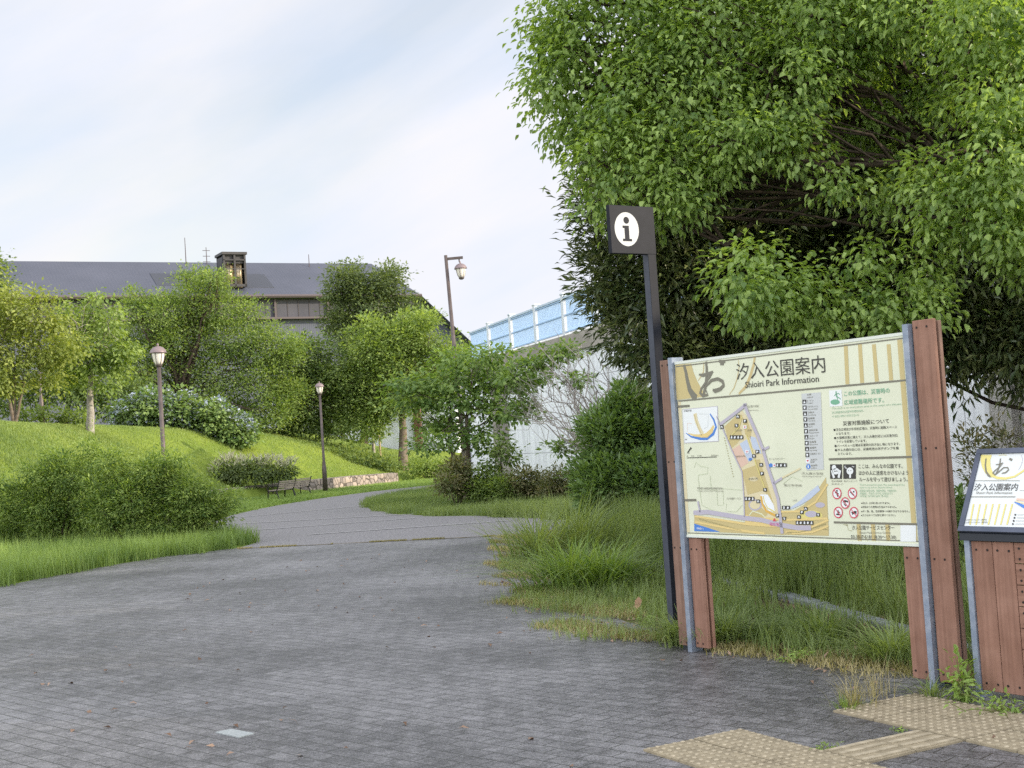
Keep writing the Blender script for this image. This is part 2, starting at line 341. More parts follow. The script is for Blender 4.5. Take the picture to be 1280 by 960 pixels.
class Print:
    """flat shapes in a sign face's own (x, z) metres; layers 0.5 mm apart"""
    def __init__(s, conv): s.conv = conv; s.v = []; s.f = []; s.m = []; s.mats = []
    def _mi(s, c):
        if ink(c, (0, 0, 0)) not in s.mats: s.mats.append(INK[c])
        return s.mats.index(INK[c])
    def raw(s, pts, faces, c, lay):
        b = len(s.v); s.v += [(x, -(.0012+.0005*lay), z) for x, z in pts]; mi = s._mi(c)
        for f in faces: s.f.append(tuple(i+b for i in f)); s.m.append(mi)
    def poly(s, pts, c, lay=0):
        q = [s.conv(*p) for p in pts]
        ar = sum(q[i][0]*q[(i+1) % len(q)][1]-q[(i+1) % len(q)][0]*q[i][1] for i in range(len(q)))
        if ar < 0: q = q[::-1]
        from mathutils.geometry import tessellate_polygon
        tr = tessellate_polygon([[Vector((x, z, 0)) for x, z in q]])
        s.raw(q, tr, c, lay)
    def band(s, pts, w, c, lay=0):
        """pts px, w px (number or list)"""
        P = [Vector(s.conv(*p)) for p in pts]; k = .5*(Vector(s.conv(pts[0][0]+10, pts[0][1]))-Vector(s.conv(*pts[0]))).length/10
        W = w if hasattr(w, '__len__') else [w]*len(P)
        out = []
        for i, p in enumerate(P):
            t = (P[min(i+1, len(P)-1)]-P[max(i-1, 0)]).normalized(); n = Vector((-t.y, t.x))*W[i]*k; out.append((p+n, p-n))
        vs = [tuple(q) for ab in out for q in ab]
        s.raw(vs, [(2*i+1, 2*i+3, 2*i+2, 2*i) for i in range(len(P)-1)], c, lay)
    def ring(s, c0, rx, ry, w, c, lay=0, n=28, a0=0, a1=2*math.pi):
        P = [(c0[0]+rx*math.cos(a0+(a1-a0)*i/n), c0[1]+ry*math.sin(a0+(a1-a0)*i/n)) for i in range(n+1)]
        s.band(P, w, c, lay)
    def disc(s, c0, rx, ry, c, lay=0, n=22):
        s.poly([(c0[0]+rx*math.cos(2*math.pi*i/n), c0[1]+ry*math.sin(2*math.pi*i/n)) for i in range(n)], c, lay)
    def rect(s, x0, y0, x1, y1, c, lay=0, sk=0):
        s.poly([(x0, y0), (x1, y0+sk*(x1-x0)), (x1, y1+sk*(x1-x0)), (x0, y1)], c, lay)
    def text(s, body, p0, p1, h, c, lay=3, off=0., up=None):
        """baseline from p0 to p1 (px), em height h px"""
        V, Fc = glyphs(body, off)
        if not V: return
        a = Vector(s.conv(*p0)); b = Vector(s.conv(*p1)); t = Vector(s.conv(p0[0], p0[1]-h)); hz = (t-a).length
        x0 = min(v[0] for v in V); x1 = max(v[0] for v in V); d = (b-a); e = d.normalized(); up_ = Vector((-e.y, e.x)); sx = d.length/(x1-x0)
        s.raw([tuple(a+e*((x-x0)*sx)+up_*(y*hz)) for x, y in V], Fc, c, lay)
    def build(s, name, parent, lab=None):
        me = bpy.data.meshes.new(name); me.from_pydata(s.v, [], s.f); me.update()
        for m in s.mats: me.materials.append(m)
        me.polygons.foreach_set('material_index', s.m)
        o = obj(name, me, parent)
        if lab: o['label'] = lab
        return o
WOOD = mat('red_brown_wood', (.22, .115, .08), .75, .25, col2=(.335, .195, .145), nscale=5, nlo=.25, nhi=.75, detail=10)
def woodgrain(m, vertical=True):
    n = m.node_tree.nodes; l = m.node_tree.links; t = n.new('ShaderNodeTexCoord'); mp = n.new('ShaderNodeMapping')
    mp.inputs['Scale'].default_value = (60, 60, 2.2) if vertical else (2.2, 60, 60); l.new(t.outputs['Object'], mp.inputs[0])
    z = n.new('ShaderNodeTexNoise'); z.inputs['Scale'].default_value = 1; z.inputs['Detail'].default_value = 6; l.new(mp.outputs[0], z.inputs['Vector'])
    b = n['Principled BSDF']; src = b.inputs['Base Color'].links[0].from_socket
    mx = n.new('ShaderNodeMix'); mx.data_type = 'RGBA'; mx.blend_type = 'MULTIPLY'; mx.inputs['Factor'].default_value = .55
    r = n.new('ShaderNodeValToRGB'); r.color_ramp.elements[0].position = .3; r.color_ramp.elements[0].color = (.5, .47, .45, 1); r.color_ramp.elements[1].position = .65; r.color_ramp.elements[1].color = (1, 1, 1, 1)
    l.new(z.outputs['Fac'], r.inputs[0]); l.new(src, mx.inputs['A']); l.new(r.outputs[0], mx.inputs['B']); l.new(mx.outputs['Result'], b.inputs['Base Color'])
    u = n.new('ShaderNodeBump'); u.inputs['Strength'].default_value = .5; u.inputs['Distance'].default_value = .002; l.new(z.outputs['Fac'], u.inputs['Height']); l.new(u.outputs[0], b.inputs['Normal'])
woodgrain(WOOD)
WOODH = mat('red_brown_wood_across', (.22, .115, .08), .75, .25, col2=(.335, .195, .145), nscale=5, nlo=.25, nhi=.75, detail=10); woodgrain(WOODH, False)
WOODO = mat('brown_wood_weathered', (.19, .115, .085), .8, .2, col2=(.27, .175, .135), nscale=5, nlo=.25, nhi=.75, detail=10); woodgrain(WOODO)
STEEL = mat('galvanised_steel', (.2, .245, .32), .45, .5, .35, col2=(.33, .37, .44), nscale=14, nlo=.4, nhi=.7, bump=(8, .15, .003))
STEELD = mat('dark_steel', (.035, .04, .05), .5, .4, .3)
BOLT = mat('bolt', (.03, .025, .025), .5, .5, .6)
BLACKP = mat('black_paint', (.009, .011, .017), .6, .15, col2=(.013, .015, .022), nscale=10)
BLACKL = mat('black_paint_lit_face', (.04, .047, .065), .6, .3, col2=(.06, .068, .09), nscale=6)  # lighter copy of the black for the pole's lit face
# ------------------------------------------------------------------ big map board
BY = -.9878; BO = Vector((1.1396, 9.0866, 0))
bu = Vector((math.cos(BY), math.sin(BY), 0)); bn = Vector((-math.sin(BY), math.cos(BY), 0))
def onboard(px, py):
    d = Vector(ray(px, py)); o = Vector((0, 0, EYE)); t = (BO-o).dot(bn)/d.dot(bn); p = o+d*t; return ((p-BO).dot(bu), p.z)
c1 = lambda x, y: onboard(830+x/3.2, 400+y/3.2)
cm = lambda x, y: onboard(840+x/5.335, 500+y/5.335)
ct = lambda x, y: onboard(1030+x/9.6, 480+y/9.6)
cl = lambda x, y: onboard(1030+x/7.384, 560+y/7.384)
ch = lambda x, y: onboard(840+x/4.129, 410+y/4.129)
board = empty('information_board', BO, 'large cream park map board between red-brown timber posts with steel bars', 'map board', rz=BY)
PW, Z0, Z1 = 2.0047, .7968, 2.0135
ALU = mat('cream_panel', (.66, .69, .54), .4, .4, col2=(.57, .60, .46), nscale=2.2, nlo=.35, nhi=.8, detail=12)
RIM = mat('panel_rim', (.62, .66, .6), .4, .5)
mb = MB(); mb.box((0, 0, Z0), (PW, .035, Z1)); pan = mb.build('panel', ALU, board, bevel=.003)
# rim strips and grey rules
for za, zb_ in ((Z1-.018, Z1), (Z0, Z0+.016)): mb = MB(); mb.box((0, -.004, za), (PW, -.0005, zb_)); mb.build('rim', RIM, pan)
pr = Print(c1)
u0, u1 = .012, PW-.008
def ln(z0, z1, w, col='grey', a=u0, b=u1, lay=1): pr.raw([(a, z0-w/2), (b, z1-w/2), (b, z1+w/2), (a, z0+w/2)], [(0, 1, 2, 3)], col, lay)
hz = c1(50, 325)[1]
ln(Z1-.034, Z1-.034, .008); ln(hz, hz, .011); ln(Z0+.03, Z0+.03, .006, 'grey')
pr.raw([(.005, Z0+.035), (.035, Z0+.035), (.035, hz), (.005, hz)], [(0, 1, 2, 3)], 'palegold', 0)
pr.raw([(PW-.055, Z0+.035), (PW-.02, Z0+.035), (PW-.02, Z1-.04), (PW-.055, Z1-.04)], [(0, 1, 2, 3)], 'mapgold', 0)
for (x0, y0, x1, y1) in ((52, 347, 103, 343), (75, 721, 130, 720)): pr.band([(x0, y0), (x1, y1)], 6, 'grey', 3)
pr.band([(660, 557), (998, 547)], 6, 'grey', 3); pr.band([(680, 809), (1013, 817)], 6, 'grey', 3)
pr.build('rule_lines', pan)
# header: ring, brush mark, stripes, title
pr = Print(ch)
pr.poly([(18, 190), (100, 184), (110, 225), (130, 272), (155, 318), (180, 345), (190, 352), (20, 372)], 'mapgold', 0)
pr.band([(341, 156), (347, 200), (337, 260), (320, 310), (296, 345)], [2, 3, 4, 4, 2], 'gold', 0)
pr.band([(428, 146), (422, 190), (404, 250), (380, 305), (345, 340)], [9, 12, 13, 12, 8], 'gold', 0)
pr.band([(165, 178), (163, 225), (150, 250), (135, 272)], [3, 4, 4, 2], 'gold', 1)
pr.build('ring_mark', pan)
pr = Print(ch)
pr.band([(62, 190), (72, 225), (80, 270), (92, 318), (112, 350), (128, 360)], [12, 14, 16, 20, 26, 20], 'grey', 2)
pr.band([(176, 173), (180, 205), (180, 250), (174, 300), (166, 335), (160, 352)], [10, 12, 13, 13, 12, 6], 'grey', 2)
pr.band([(140, 240), (160, 244), (190, 236), (212, 224)], [6, 12, 12, 6], 'grey', 3)
pr.band([(212, 224), (196, 250), (172, 285), (152, 315), (147, 335), (160, 350), (185, 345), (176, 318)], [6, 10, 9, 9, 12, 12, 10, 4], 'grey', 4)
pr.band([(176, 300), (205, 270), (238, 262), (262, 275), (268, 296), (250, 315), (222, 325), (212, 318)], [8, 11, 12, 13, 13, 13, 15, 7], 'grey', 5)
pr.band([(242, 170), (258, 176), (275, 172)], [8, 15, 10], 'grey', 2); pr.band([(250, 184), (268, 188)], [10, 6], 'grey', 3)
pr.build('brush_lettering', pan)
pr = Print(ch)
for a, b in ((897, 906), (970, 982), (1042, 1058), (1118, 1132)): pr.band([(a, 84), (b, 290-(b-906)*.09)], 20, 'mapgold', 0)
pr.build('stripe_print', pan)
pr = Print(ch); pr.text('汐入公園案内', (335, 262), (793, 221), 92, 'dark', 4, .0); pr.build('title_lettering', pan)
pr = Print(ch); pr.text('Shioiri Park Information', (380, 309), (760, 277), 46, 'dark', 4, .004); pr.build('subtitle_lettering', pan)
# map
pr = Print(cm)
pr.poly([(345, 180), (470, 70), (500, 110), (575, 270), (612, 360), (640, 460), (665, 540), (700, 650), (715, 760), (690, 800), (600, 815), (490, 800), (478, 640), (468, 500), (440, 430), (400, 330)], 'palegold', 0)
pr.poly([(352, 175), (440, 95), (470, 100), (455, 180), (470, 240), (440, 285), (400, 320), (375, 260)], 'mapgold', 1)
pr.poly([(470, 120), (500, 130), (530, 210), (525, 260), (490, 230)], 'mapgold', 1)
pr.poly([(403, 330), (452, 298), (512, 418), (462, 452)], 'pink', 1)
pr.poly([(452, 292), (500, 262), (545, 392), (512, 412)], 'lake', 1)
pr.poly([(520, 240), (560, 250), (600, 360), (575, 350), (540, 320)], 'lake', 1)
pr.poly([(468, 468), (570, 430), (625, 600), (505, 632)], 'mapgold', 1); pr.disc((545, 527), 30, 16, 'palegold', 2)
pr.poly([(555, 400), (585, 395), (680, 700), (650, 690)], 'mapgold', 1)
pr.poly([(486, 650), (560, 680), (640, 760), (600, 800), (490, 795)], 'mapgold', 1)
pr.disc((555, 700), 44, 38, 'lav', 2); pr.disc((555, 700), 34, 28, 'palegold', 3)
pr.poly([(590, 630), (640, 630), (680, 700), (690, 750), (650, 740), (610, 690)], 'white', 2)
pr.band([(596, 640), (604, 690), (630, 740), (690, 770)], 12, 'orange', 3)
pr.band([(610, 640), (618, 680), (640, 720), (690, 748)], 6, 'lemon', 3)
pr.band([(500, 790), (540, 740), (600, 760), (640, 800)], 5, 'cream', 3)
pr.poly([(150, 768), (300, 790), (480, 815), (720, 835), (1045, 860), (1046, 905), (600, 895), (320, 882), (150, 828)], 'mapgold', 1)
pr.poly([(150, 824), (235, 850), (325, 880), (150, 874)], 'blue', 2)
pr.poly([(720, 735), (800, 745), (880, 700), (985, 580), (1028, 515), (1046, 870), (940, 850), (740, 850)], 'mapgold', 1)
pr.poly([(785, 722), (860, 668), (920, 612), (975, 568), (990, 600), (925, 660), (860, 700), (800, 728)], 'lake', 3)
pr.disc((930, 770), 75, 35, 'lemon', 2); pr.disc((930, 760), 40, 22, 'lav', 3); pr.disc((990, 700), 32, 18, 'lav', 3)
for b in ([(155, 775), (330, 800), (500, 828), (700, 842)], [(155, 812), (300, 840), (480, 872), (620, 890)], [(500, 800), (640, 790), (760, 800), (1040, 790)], [(730, 745), (860, 742), (960, 680), (1040, 560)], [(760, 880), (880, 870), (1045, 800)], [(800, 890), (940, 880), (1045, 840)]):
    pr.band(b, 9, 'yellow', 4)
for b in ([(490, 790), (560, 812), (640, 815), (700, 822)],): pr.band(b, 40, 'yellow', 3)
for k in range(30):
    x = 180+k*9.5; y = 788+k*2.6; pr.band([(x, y), (x+6, y+9)], 3, 'olive', 5)
for k in range(26):
    x = 770+k*10; y = 885-max(0, k-8)*3.2; pr.band([(x, y), (x+6, y-7)], 4, 'olive', 6)
for k in range(16):
    x = 372+k*3.0; y = 300-k*1.5; pr.band([(350+k*4, 250+k*17), (352+k*4, 256+k*17)], 5, 'olive', 5)
for b, w in (([(488, 30), (505, 80), (575, 240), (610, 330), (640, 440), (680, 560), (710, 660), (722, 760), (738, 890)], 19), ([(492, 34), (410, 98), (320, 165)], 16), ([(606, 336), (650, 312)], 12), ([(680, 556), (738, 520)], 12), ([(330, 165), (400, 330), (470, 480), (482, 640), (486, 780)], 7),
             ([(322, 168), (300, 108)], 6), ([(146, 752), (240, 747), (480, 786), (600, 800), (740, 835), (840, 852), (930, 852)], 20), ([(175, 675), (190, 748)], 10), ([(478, 34), (500, 30)], 14)): pr.band(b, w, 'lav', 7)
pr.band([(735, 520), (860, 455)], 8, 'palegold', 6)
pr.band([(500, 235), (525, 300), (560, 420), (600, 530), (625, 600)], 6, 'lemon', 6); pr.band([(370, 270), (450, 180), (470, 110)], 4, 'lemon', 6)
for g in ([(150, 450), (160, 415), (190, 440), (240, 450), (238, 490), (175, 500), (180, 560), (200, 700), (280, 740)], [(255, 505), (262, 600), (300, 600), (305, 700), (345, 700), (340, 590), (470, 600)], [(365, 690), (360, 740), (430, 745), (470, 700)], [(740, 560), (800, 510), (870, 540)]): pr.band(g, 3, 'ghost', 2)
def icon(x, y, k, sz=24):
    h = sz/2; pr.rect(x-h, y-h, x+h, y+h, 'dark', 8)
    g = ([(-.6, .7), (-.6, -.2), (0, -.7), (.6, -.2), (.6, .7), (.25, .7), (.25, 0), (-.25, 0), (-.25, .7)], [(-.5, -.7), (.5, -.7), (.6, .1), (.1, .1), (-.1, .7), (-.5, .7)], [(-.7, -.5), (0, -.7), (.7, -.2), (.2, .1), (.7, .7), (-.3, .6), (-.1, 0)])[k % 3]
    pr.poly([(x+a*h*.9, y+b*h*.9) for a, b in g], 'white', 9)
for k, (x, y) in enumerate(((442, 110), (490, 140), (433, 170), (335, 180), (572, 345), (550, 373), (598, 432), (603, 490), (624, 598), (578, 675), (707, 770), (752, 790), (895, 725), (870, 748), (978, 765), (850, 780))): icon(x, y, k)
for x0, x1, y, h in ((390, 478, 248, 26), (694, 768, 434, 26), (487, 553, 658, 26), (737, 790, 717, 24), (828, 946, 818, 26)):
    pr.rect(x0, y-h/2, x1, y+h/2, 'dark', 8)
    n_ = int((x1-x0)/20)
    for i_ in range(n_):
        xx = x0+(i_+.5)*(x1-x0)/n_; pr.poly([(xx-6, y+8), (xx-6, y-2), (xx, y-9), (xx+6, y-2), (xx+3, y+8)] if i_ % 2 else [(xx-2, y-9), (xx+3, y-9), (xx+6, y+8), (xx-5, y+8)], 'white', 9)
pr.disc((662, 435), 13, 13, 'blue', 8); pr.disc((525, 395), 10, 10, 'blue', 8)
for x, y in ((504, 345), (490, 180), (686, 435)): pr.rect(x-11, y-11, x+11, y+11, 'white', 8); pr.rect(x-4, y-5, x+4, y+5, 'red', 9)
pr.poly([(686, 785), (698, 808), (676, 808)], 'red', 9); pr.text('現在地', (655, 838), (720, 840), 26, 'magenta', 9, .0)
for s_, p, q, h in (('至 南千住駅', (510, 50), (580, 46), 17), ('Minami-Senju Sta.', (512, 72), (580, 70), 11), ('サービスセンター', (650, 400), (755, 396), 16), ('東京都立産業技術高等専門学校', (172, 594), (340, 596), 16), ('College of Industrial Technology', (172, 608), (345, 610), 10), ('汐入図書サービス', (368, 662), (462, 662), 15), ('第三中学校', (750, 574), (870, 576), 17), ('汐入東小学校', (868, 496), (1012, 498), 18), ('Shioiri-higashi School', (872, 512), (1000, 514), 11), ('展望広場', (515, 532), (575, 528), 15), ('野球広場', (430, 382), (490, 378), 13), ('川の手', (808, 676), (838, 674), 15), ('隅田川', (170, 862), (215, 864), 16), ('芝生広場', (425, 208), (470, 206), 14), ('広場', (505, 208), (535, 206), 14)):
    pr.text(s_, p, q, h, 'white' if s_ == '隅田川' else 'grey', 9)
pr.text('N', (105, 358), (116, 357), 20, 'dark', 3); pr.band([(103, 352), (130, 318)], [2, 9], 'dark', 3)
pr.band([(100, 386), (300, 379)], 3, 'dark', 3); pr.text('0   50   100          200m', (100, 379), (310, 372), 12, 'grey', 3)
pr.build('park_map', pan)
pr = Print(cm)
pr.poly([(70, 62), (306, 40), (313, 276), (83, 289)], 'lav', 1); pr.poly([(73, 66), (303, 44), (310, 273), (86, 285)], 'paper', 2)
pr.band([(95, 220), (130, 245), (190, 258), (235, 258), (278, 225), (296, 180), (280, 130), (255, 92)], [3, 8, 12, 13, 14, 12, 10, 6], 'blue', 3)
pr.band([(110, 222), (150, 236), (200, 240), (235, 235), (265, 205), (280, 170)], [4, 9, 15, 22, 20, 8], 'yellow', 3)
pr.band([(155, 90), (165, 140), (185, 190), (205, 228)], [24, 22, 20, 22], 'palegold', 3); pr.band([(150, 95), (175, 180), (195, 220)], 4, 'mapgold', 4)
pr.band([(105, 212), (105, 155), (135, 158)], 2, 'pink', 3); pr.band([(180, 92), (245, 95), (240, 180), (215, 190)], 2, 'legend', 3)
pr.text('広域案内図', (82, 79), (132, 75), 14, 'dark', 4); pr.text('N', (92, 270), (102, 269), 18, 'dark', 4)
pr.build('inset_map', pan)
pr = Print(c1)
pr.poly([(550, 295), (628, 289), (640, 598), (572, 602)], 'legend', 1)
words = ('凡例 Legend', 'トイレ Toilet', 'だれでもトイレ Accessible', '水飲み Drinking', '自販機 Vending', '休憩所 Rest house', '遊具広場 Playground', 'スロープ Slope', '駐輪場 Bicycles', '喫煙所 Smoking', '災害用トイレ', 'AED 設置場所', '案内所 Office')
for i_, wd in enumerate(words):
    y = 304+i_*23.6; x = 553+i_*1.35
    if i_ and i_ < 11:
        pr.rect(x, y-9, x+16, y+8, 'dark', 2); pr.poly([(x+4, y+5), (x+8, y-6), (x+13, y+5)] if i_ % 2 else [(x+4, y-5), (x+12, y-5), (x+10, y+5), (x+5, y+4)], 'white', 3)
    elif i_ == 11: pr.rect(x, y-9, x+16, y+8, 'white', 2); pr.poly([(x+3, y-4), (x+13, y-4), (x+8, y+5)], 'red', 3)
    elif i_ == 12: pr.disc((x+9, y-1), 9, 10, 'blue', 2); pr.rect(x+7, y-6, x+11, y+5, 'white', 3)
    a, b = (wd.split(' ')+[''])[:2]
    pr.text(a, (x+20, y-1), (x+20+min(42, 8.5*len(a)), y-3), 9, 'grey', 4)
    if b: pr.text(b, (x+20, y+8), (x+20+min(40, 4*len(b)), y+6), 7, 'grey', 4)
pr.build('map_legend', pan)
pr = Print(ct)
pr.poly([(62, 78), (212, 66), (225, 262), (72, 272)], 'paper', 1); pr.disc((136, 217), 56, 32, 'green', 2)
pr.disc((148, 97), 10, 10, 'green', 3)
for b, w in (([(150, 110), (155, 150)], 16), ([(150, 118), (128, 140)], 8), ([(152, 118), (178, 112), (192, 128)], 8), ([(155, 148), (182, 165), (205, 182)], 9), ([(155, 148), (165, 178), (160, 200)], 9)): pr.band(b, w, 'green', 3)
pr.text('この公園は、災害時の', (245, 142), (792, 100), 66, 'green', 3, .006); pr.text('広域避難場所です。', (245, 247), (722, 215), 66, 'green', 3, .006)
pr.text('The park is an evacuation area in the event of a disaster.', (98, 304), (944, 248), 34, 'palegreen', 3); pr.text('此公园是发生灾害时的避难场所。', (98, 354), (482, 330), 30, 'palegreen', 3, .006); pr.text('이 공원은 재해시 대피장소입니다.', (102, 402), (425, 382), 30, 'palegreen', 3, .006)
pr.build('evacuation_notice', pan)
pr = Print(ct); pr.text('災害対策施設について', (230, 497), (785, 466), 60, 'dark', 3, .004)
for s_, p, q, b_ in (('芝生広場及び多目的広場は、災害時に避難スペース', (148, 562), (878, 528), 1), ('となります。', (150, 610), (320, 603), 0), ('大規模災害に備えて、汐入大橋付近には災害対応', (155, 660), (888, 630), 1), ('トイレを設置しています。', (158, 705), (515, 693), 0), ('バーベキュー広場は災害時の炊き出し場になります。', (160, 755), (915, 730), 1), ('汐入大橋付近には、災害時用の井戸ポンプを備', (165, 805), (900, 782), 1), ('えています。', (170, 852), (340, 848), 0)):
    pr.text(s_, p, q, 36, 'dark', 3, .004)
    if b_: pr.disc((p[0]-19, p[1]-12), 13, 14, 'dark', 3, 10)
pr.build('disaster_notice_lettering', pan)
pr = Print(cl)
pr.rect(58, 150, 168, 284, 'dark', 2, .0); pr.rect(180, 150, 296, 284, 'dark', 2, .0)
pr.disc((95, 180), 20, 24, 'paper', 3); pr.disc((110, 214), 34, 30, 'paper', 3); pr.band([(75, 205), (85, 245), (96, 275)], 18, 'paper', 3); pr.band([(152, 205), (142, 245), (138, 275)], 18, 'paper', 3); pr.disc((104, 214), 7, 5, 'dark', 4); pr.disc((122, 212), 7, 5, 'dark', 4)
pr.disc((242, 212), 31, 33, 'paper', 3); pr.rect(236, 244, 252, 275, 'paper', 3); pr.disc((232, 208), 4, 5, 'dark', 4); pr.disc((252, 208), 4, 5, 'dark', 4); pr.band([(200, 165), (194, 175), (204, 186), (214, 184)], 6, 'paper', 3); pr.band([(262, 168), (282, 176)], 4, 'paper', 3)
pr.text('花火の後始末', (72, 314), (172, 312), 20, 'grey', 3); pr.text('静かにしましょう', (188, 313), (306, 312), 18, 'grey', 3); pr.text('持ち帰りましょう', (74, 340), (180, 338), 18, 'grey', 3)
for k, (x, y) in enumerate(((122, 419), (265, 418), (198, 507), (134, 594), (278, 596))):
    pr.disc((x, y), 38, 48, 'paper', 2); pr.ring((x, y), 38, 48, 8, 'red', 4); 
    if k == 0: pr.disc((x, y-24), 8, 9, 'dark', 3); pr.band([(x, y-14), (x, y+10), (x+10, y+30)], 10, 'dark', 3); pr.band([(x-18, y-8), (x+16, y+4)], 7, 'dark', 3)
    if k == 1: pr.band([(x-20, y-15), (x+15, y+20)], 12, 'dark', 3); pr.disc((x+12, y-15), 8, 8, 'dark', 3)
    if k == 2: pr.poly([(x-26, y-8), (x-5, y-28), (x+26, y-20), (x+28, y-2), (x+10, y-8), (x-8, y-2)], 'dark', 3); pr.band([(x-12, y+5), (x+8, y+28)], 9, 'dark', 3)
    if k == 3: pr.poly([(x-22, y+12), (x+22, y+12), (x+14, y+26), (x-14, y+26)], 'dark', 3); pr.band([(x, y-22), (x-4, y+10)], 9, 'dark', 3); pr.band([(x, y-5), (x+18, y)], 7, 'dark', 3)
    if k == 4: pr.poly([(x-26, y-8), (x-6, y-4), (x+4, y-16), (x+26, y-14), (x+24, y+18), (x+10, y+6), (x-14, y+22), (x-18, y+6)], 'dark', 3)
    pr.band([(x-26, y-34), (x+26, y+34)], 6, 'red', 5)
pr.text('ここは、みんなの公園です。', (322, 186), (728, 182), 44, 'dark', 3, .004); pr.text('ほかの人に迷惑をかけないよう', (325, 247), (782, 245), 44, 'dark', 3, .004); pr.text('ルールを守って遊びましょう。', (328, 306), (775, 306), 44, 'dark', 3, .004)
for s_, y, x in (("This is everyone's park. Play according to the", 346, 745), ('rules so as not to disturb others.', 370, 635), ('这里是大家的公园，请遵守规则，不要给他人', 402, 672), ('添麻烦。이곳은 모두의 공원입니다.', 428, 640), ('규칙을 지키며 놀아 주세요.', 452, 600)): pr.text(s_, (332, y), (x, y), 22, 'palegreen', 3, .004)
for s_, y, x in (('花火や、火の取り扱いはできません。', 516, 616), ('球技のうち危険な行為はできません。', 552, 675), ('犬・猫、鳥、昆虫類等への餌やりはできません。', 592, 792), ('ゴミはすべてお持ち帰りください。', 628, 665)): pr.text(s_, (358, y), (x, y), 22, 'dark', 3, .006); pr.disc((350, y-6), 5, 6, 'dark', 3, 8)
pr.build('rules_notice', pan)
pr = Print(cl)
for x in (325, 457, 590): pr.band([(x-5, 702), (x+5, 856)], 36, 'mapgold', 1)
pr.text('汐入公園サービスセンター', (262, 752), (652, 752), 44, 'dark', 3, .004); pr.text('Shioiri Park Service Center', (330, 790), (620, 790), 26, 'grey', 3); pr.text('03-3807-5181 (8:30〜17:30)', (252, 832), (668, 840), 44, 'dark', 3)
pr.rect(708, 712, 852, 864, 'paper', 2)
for b in ([(215, 700), (225, 755), (262, 765)], [(215, 715), (180, 705)], [(215, 718), (200, 700)], [(350, 810), (385, 820), (402, 860)]): pr.band(b, 3, 'olive', 2)
pr.build('contact_lettering', pan)
# posts
def plank(mb, x0, x1, z0, z1, y0=.0, y1=.028): mb.box((x0, y0, z0), (x1, y1, z1))
class bolts:
    def __init__(s, mb, xs, zs, y=-.003, r=.0065): mb.bl = [(x, z, y, r) for x in xs for z in zs]
class BMB(MB):
    def build(s, name, m, parent):
        for x, z, y, r in s.bl:
            q = MB(); q.tube([(x, y, z), (x, y+.006, z)], [r, r], 8); q.build('bolt', m, parent)
ZT = 2.06
# left post
p1 = MB(); plank(p1, -.17, -.045, .04, 2.035, .006, .034); lp = p1.build('post', WOODO, board, bevel=.004)
b1 = BMB(); bolts(b1, (-.145, -.085), (.06, .72, 1.32, 2.0), .003); b1.build('bolts', BOLT, lp)
p1 = MB(); plank(p1, -.17, -.045, .04, 2.03, .052, .080); p1.build('back_plank', WOODO, lp, bevel=.004)
p1 = MB(); plank(p1, .008, .135, .04, Z0-.006, .006, .034); plank(p1, .008, .135, .04, Z0-.006, .052, .080); lq = p1.build('post', WOOD, board, bevel=.004)
b1 = BMB(); bolts(b1, (.03, .085), (.07, .715), .003); b1.build('bolts', BOLT, lq)
s1 = MB(); s1.box((-.046, -.024, .0), (-.004, .08, 2.045)); s1.build('steel_bar', STEEL, board, bevel=.002)
# right post
p1 = MB(); plank(p1, PW+.052, PW+.195, .045, ZT+.01, .006, .034); rp = p1.build('post', WOOD, board, bevel=.004)
b1 = BMB(); bolts(b1, (PW+.082, PW+.152), (.09, .73, 1.35, 2.03), .003); b1.build('bolts', BOLT, rp)
p1 = MB(); plank(p1, PW+.052, PW+.195, .045, ZT, .052, .080); p1.build('back_plank', WOODO, rp, bevel=.004)
p1 = MB(); plank(p1, PW-.135, PW-.004, .045, Z0-.006, .006, .034); plank(p1, PW-.135, PW-.004, .045, Z0-.006, .052, .080); rq = p1.build('post', WOOD, board, bevel=.004)
b1 = BMB(); bolts(b1, (PW-.11, PW-.035), (.09, .73), .003); b1.build('bolts', BOLT, rq)
s1 = MB(); s1.box((PW+.004, -.024, .0), (PW+.044, .08, ZT-.005)); s1.build('steel_bar', STEEL, board, bevel=.002)
s1 = MB(); s1.box((PW+.06, .036, 0), (PW+.185, .05, .4)); s1.box((-.165, .036, 0), (-.05, .05, .4)); s1.build('footing_plate', STEELD, board)
# ------------------------------------------------------------------ i pole
pp = at(829.5, 600, 9.6); ip = empty('pole_sign', (pp[0], 9.6, 0), 'tall black square pole carrying a flag plate with a white round i', 'pole sign', rz=BY)
# find local x so the near corner is right: pole section local x = along board (width), y = depth
base_l = Vector(at(813, 500, 9.45)); 
mb = MB(); mb.box((-.06, 0, 0), (0, .004, 3.19)); mb.box((-.06, .004, 0), (0, .072, 3.19)); pole = mb.build('pole', [BLACKL], ip)
mb = MB(); mb.box((0, 0, 0), (.004, .072, 3.19)); mb.build('pole_shaded_face', BLACKP, pole)  # same black pole; shade on this face is put into the colour
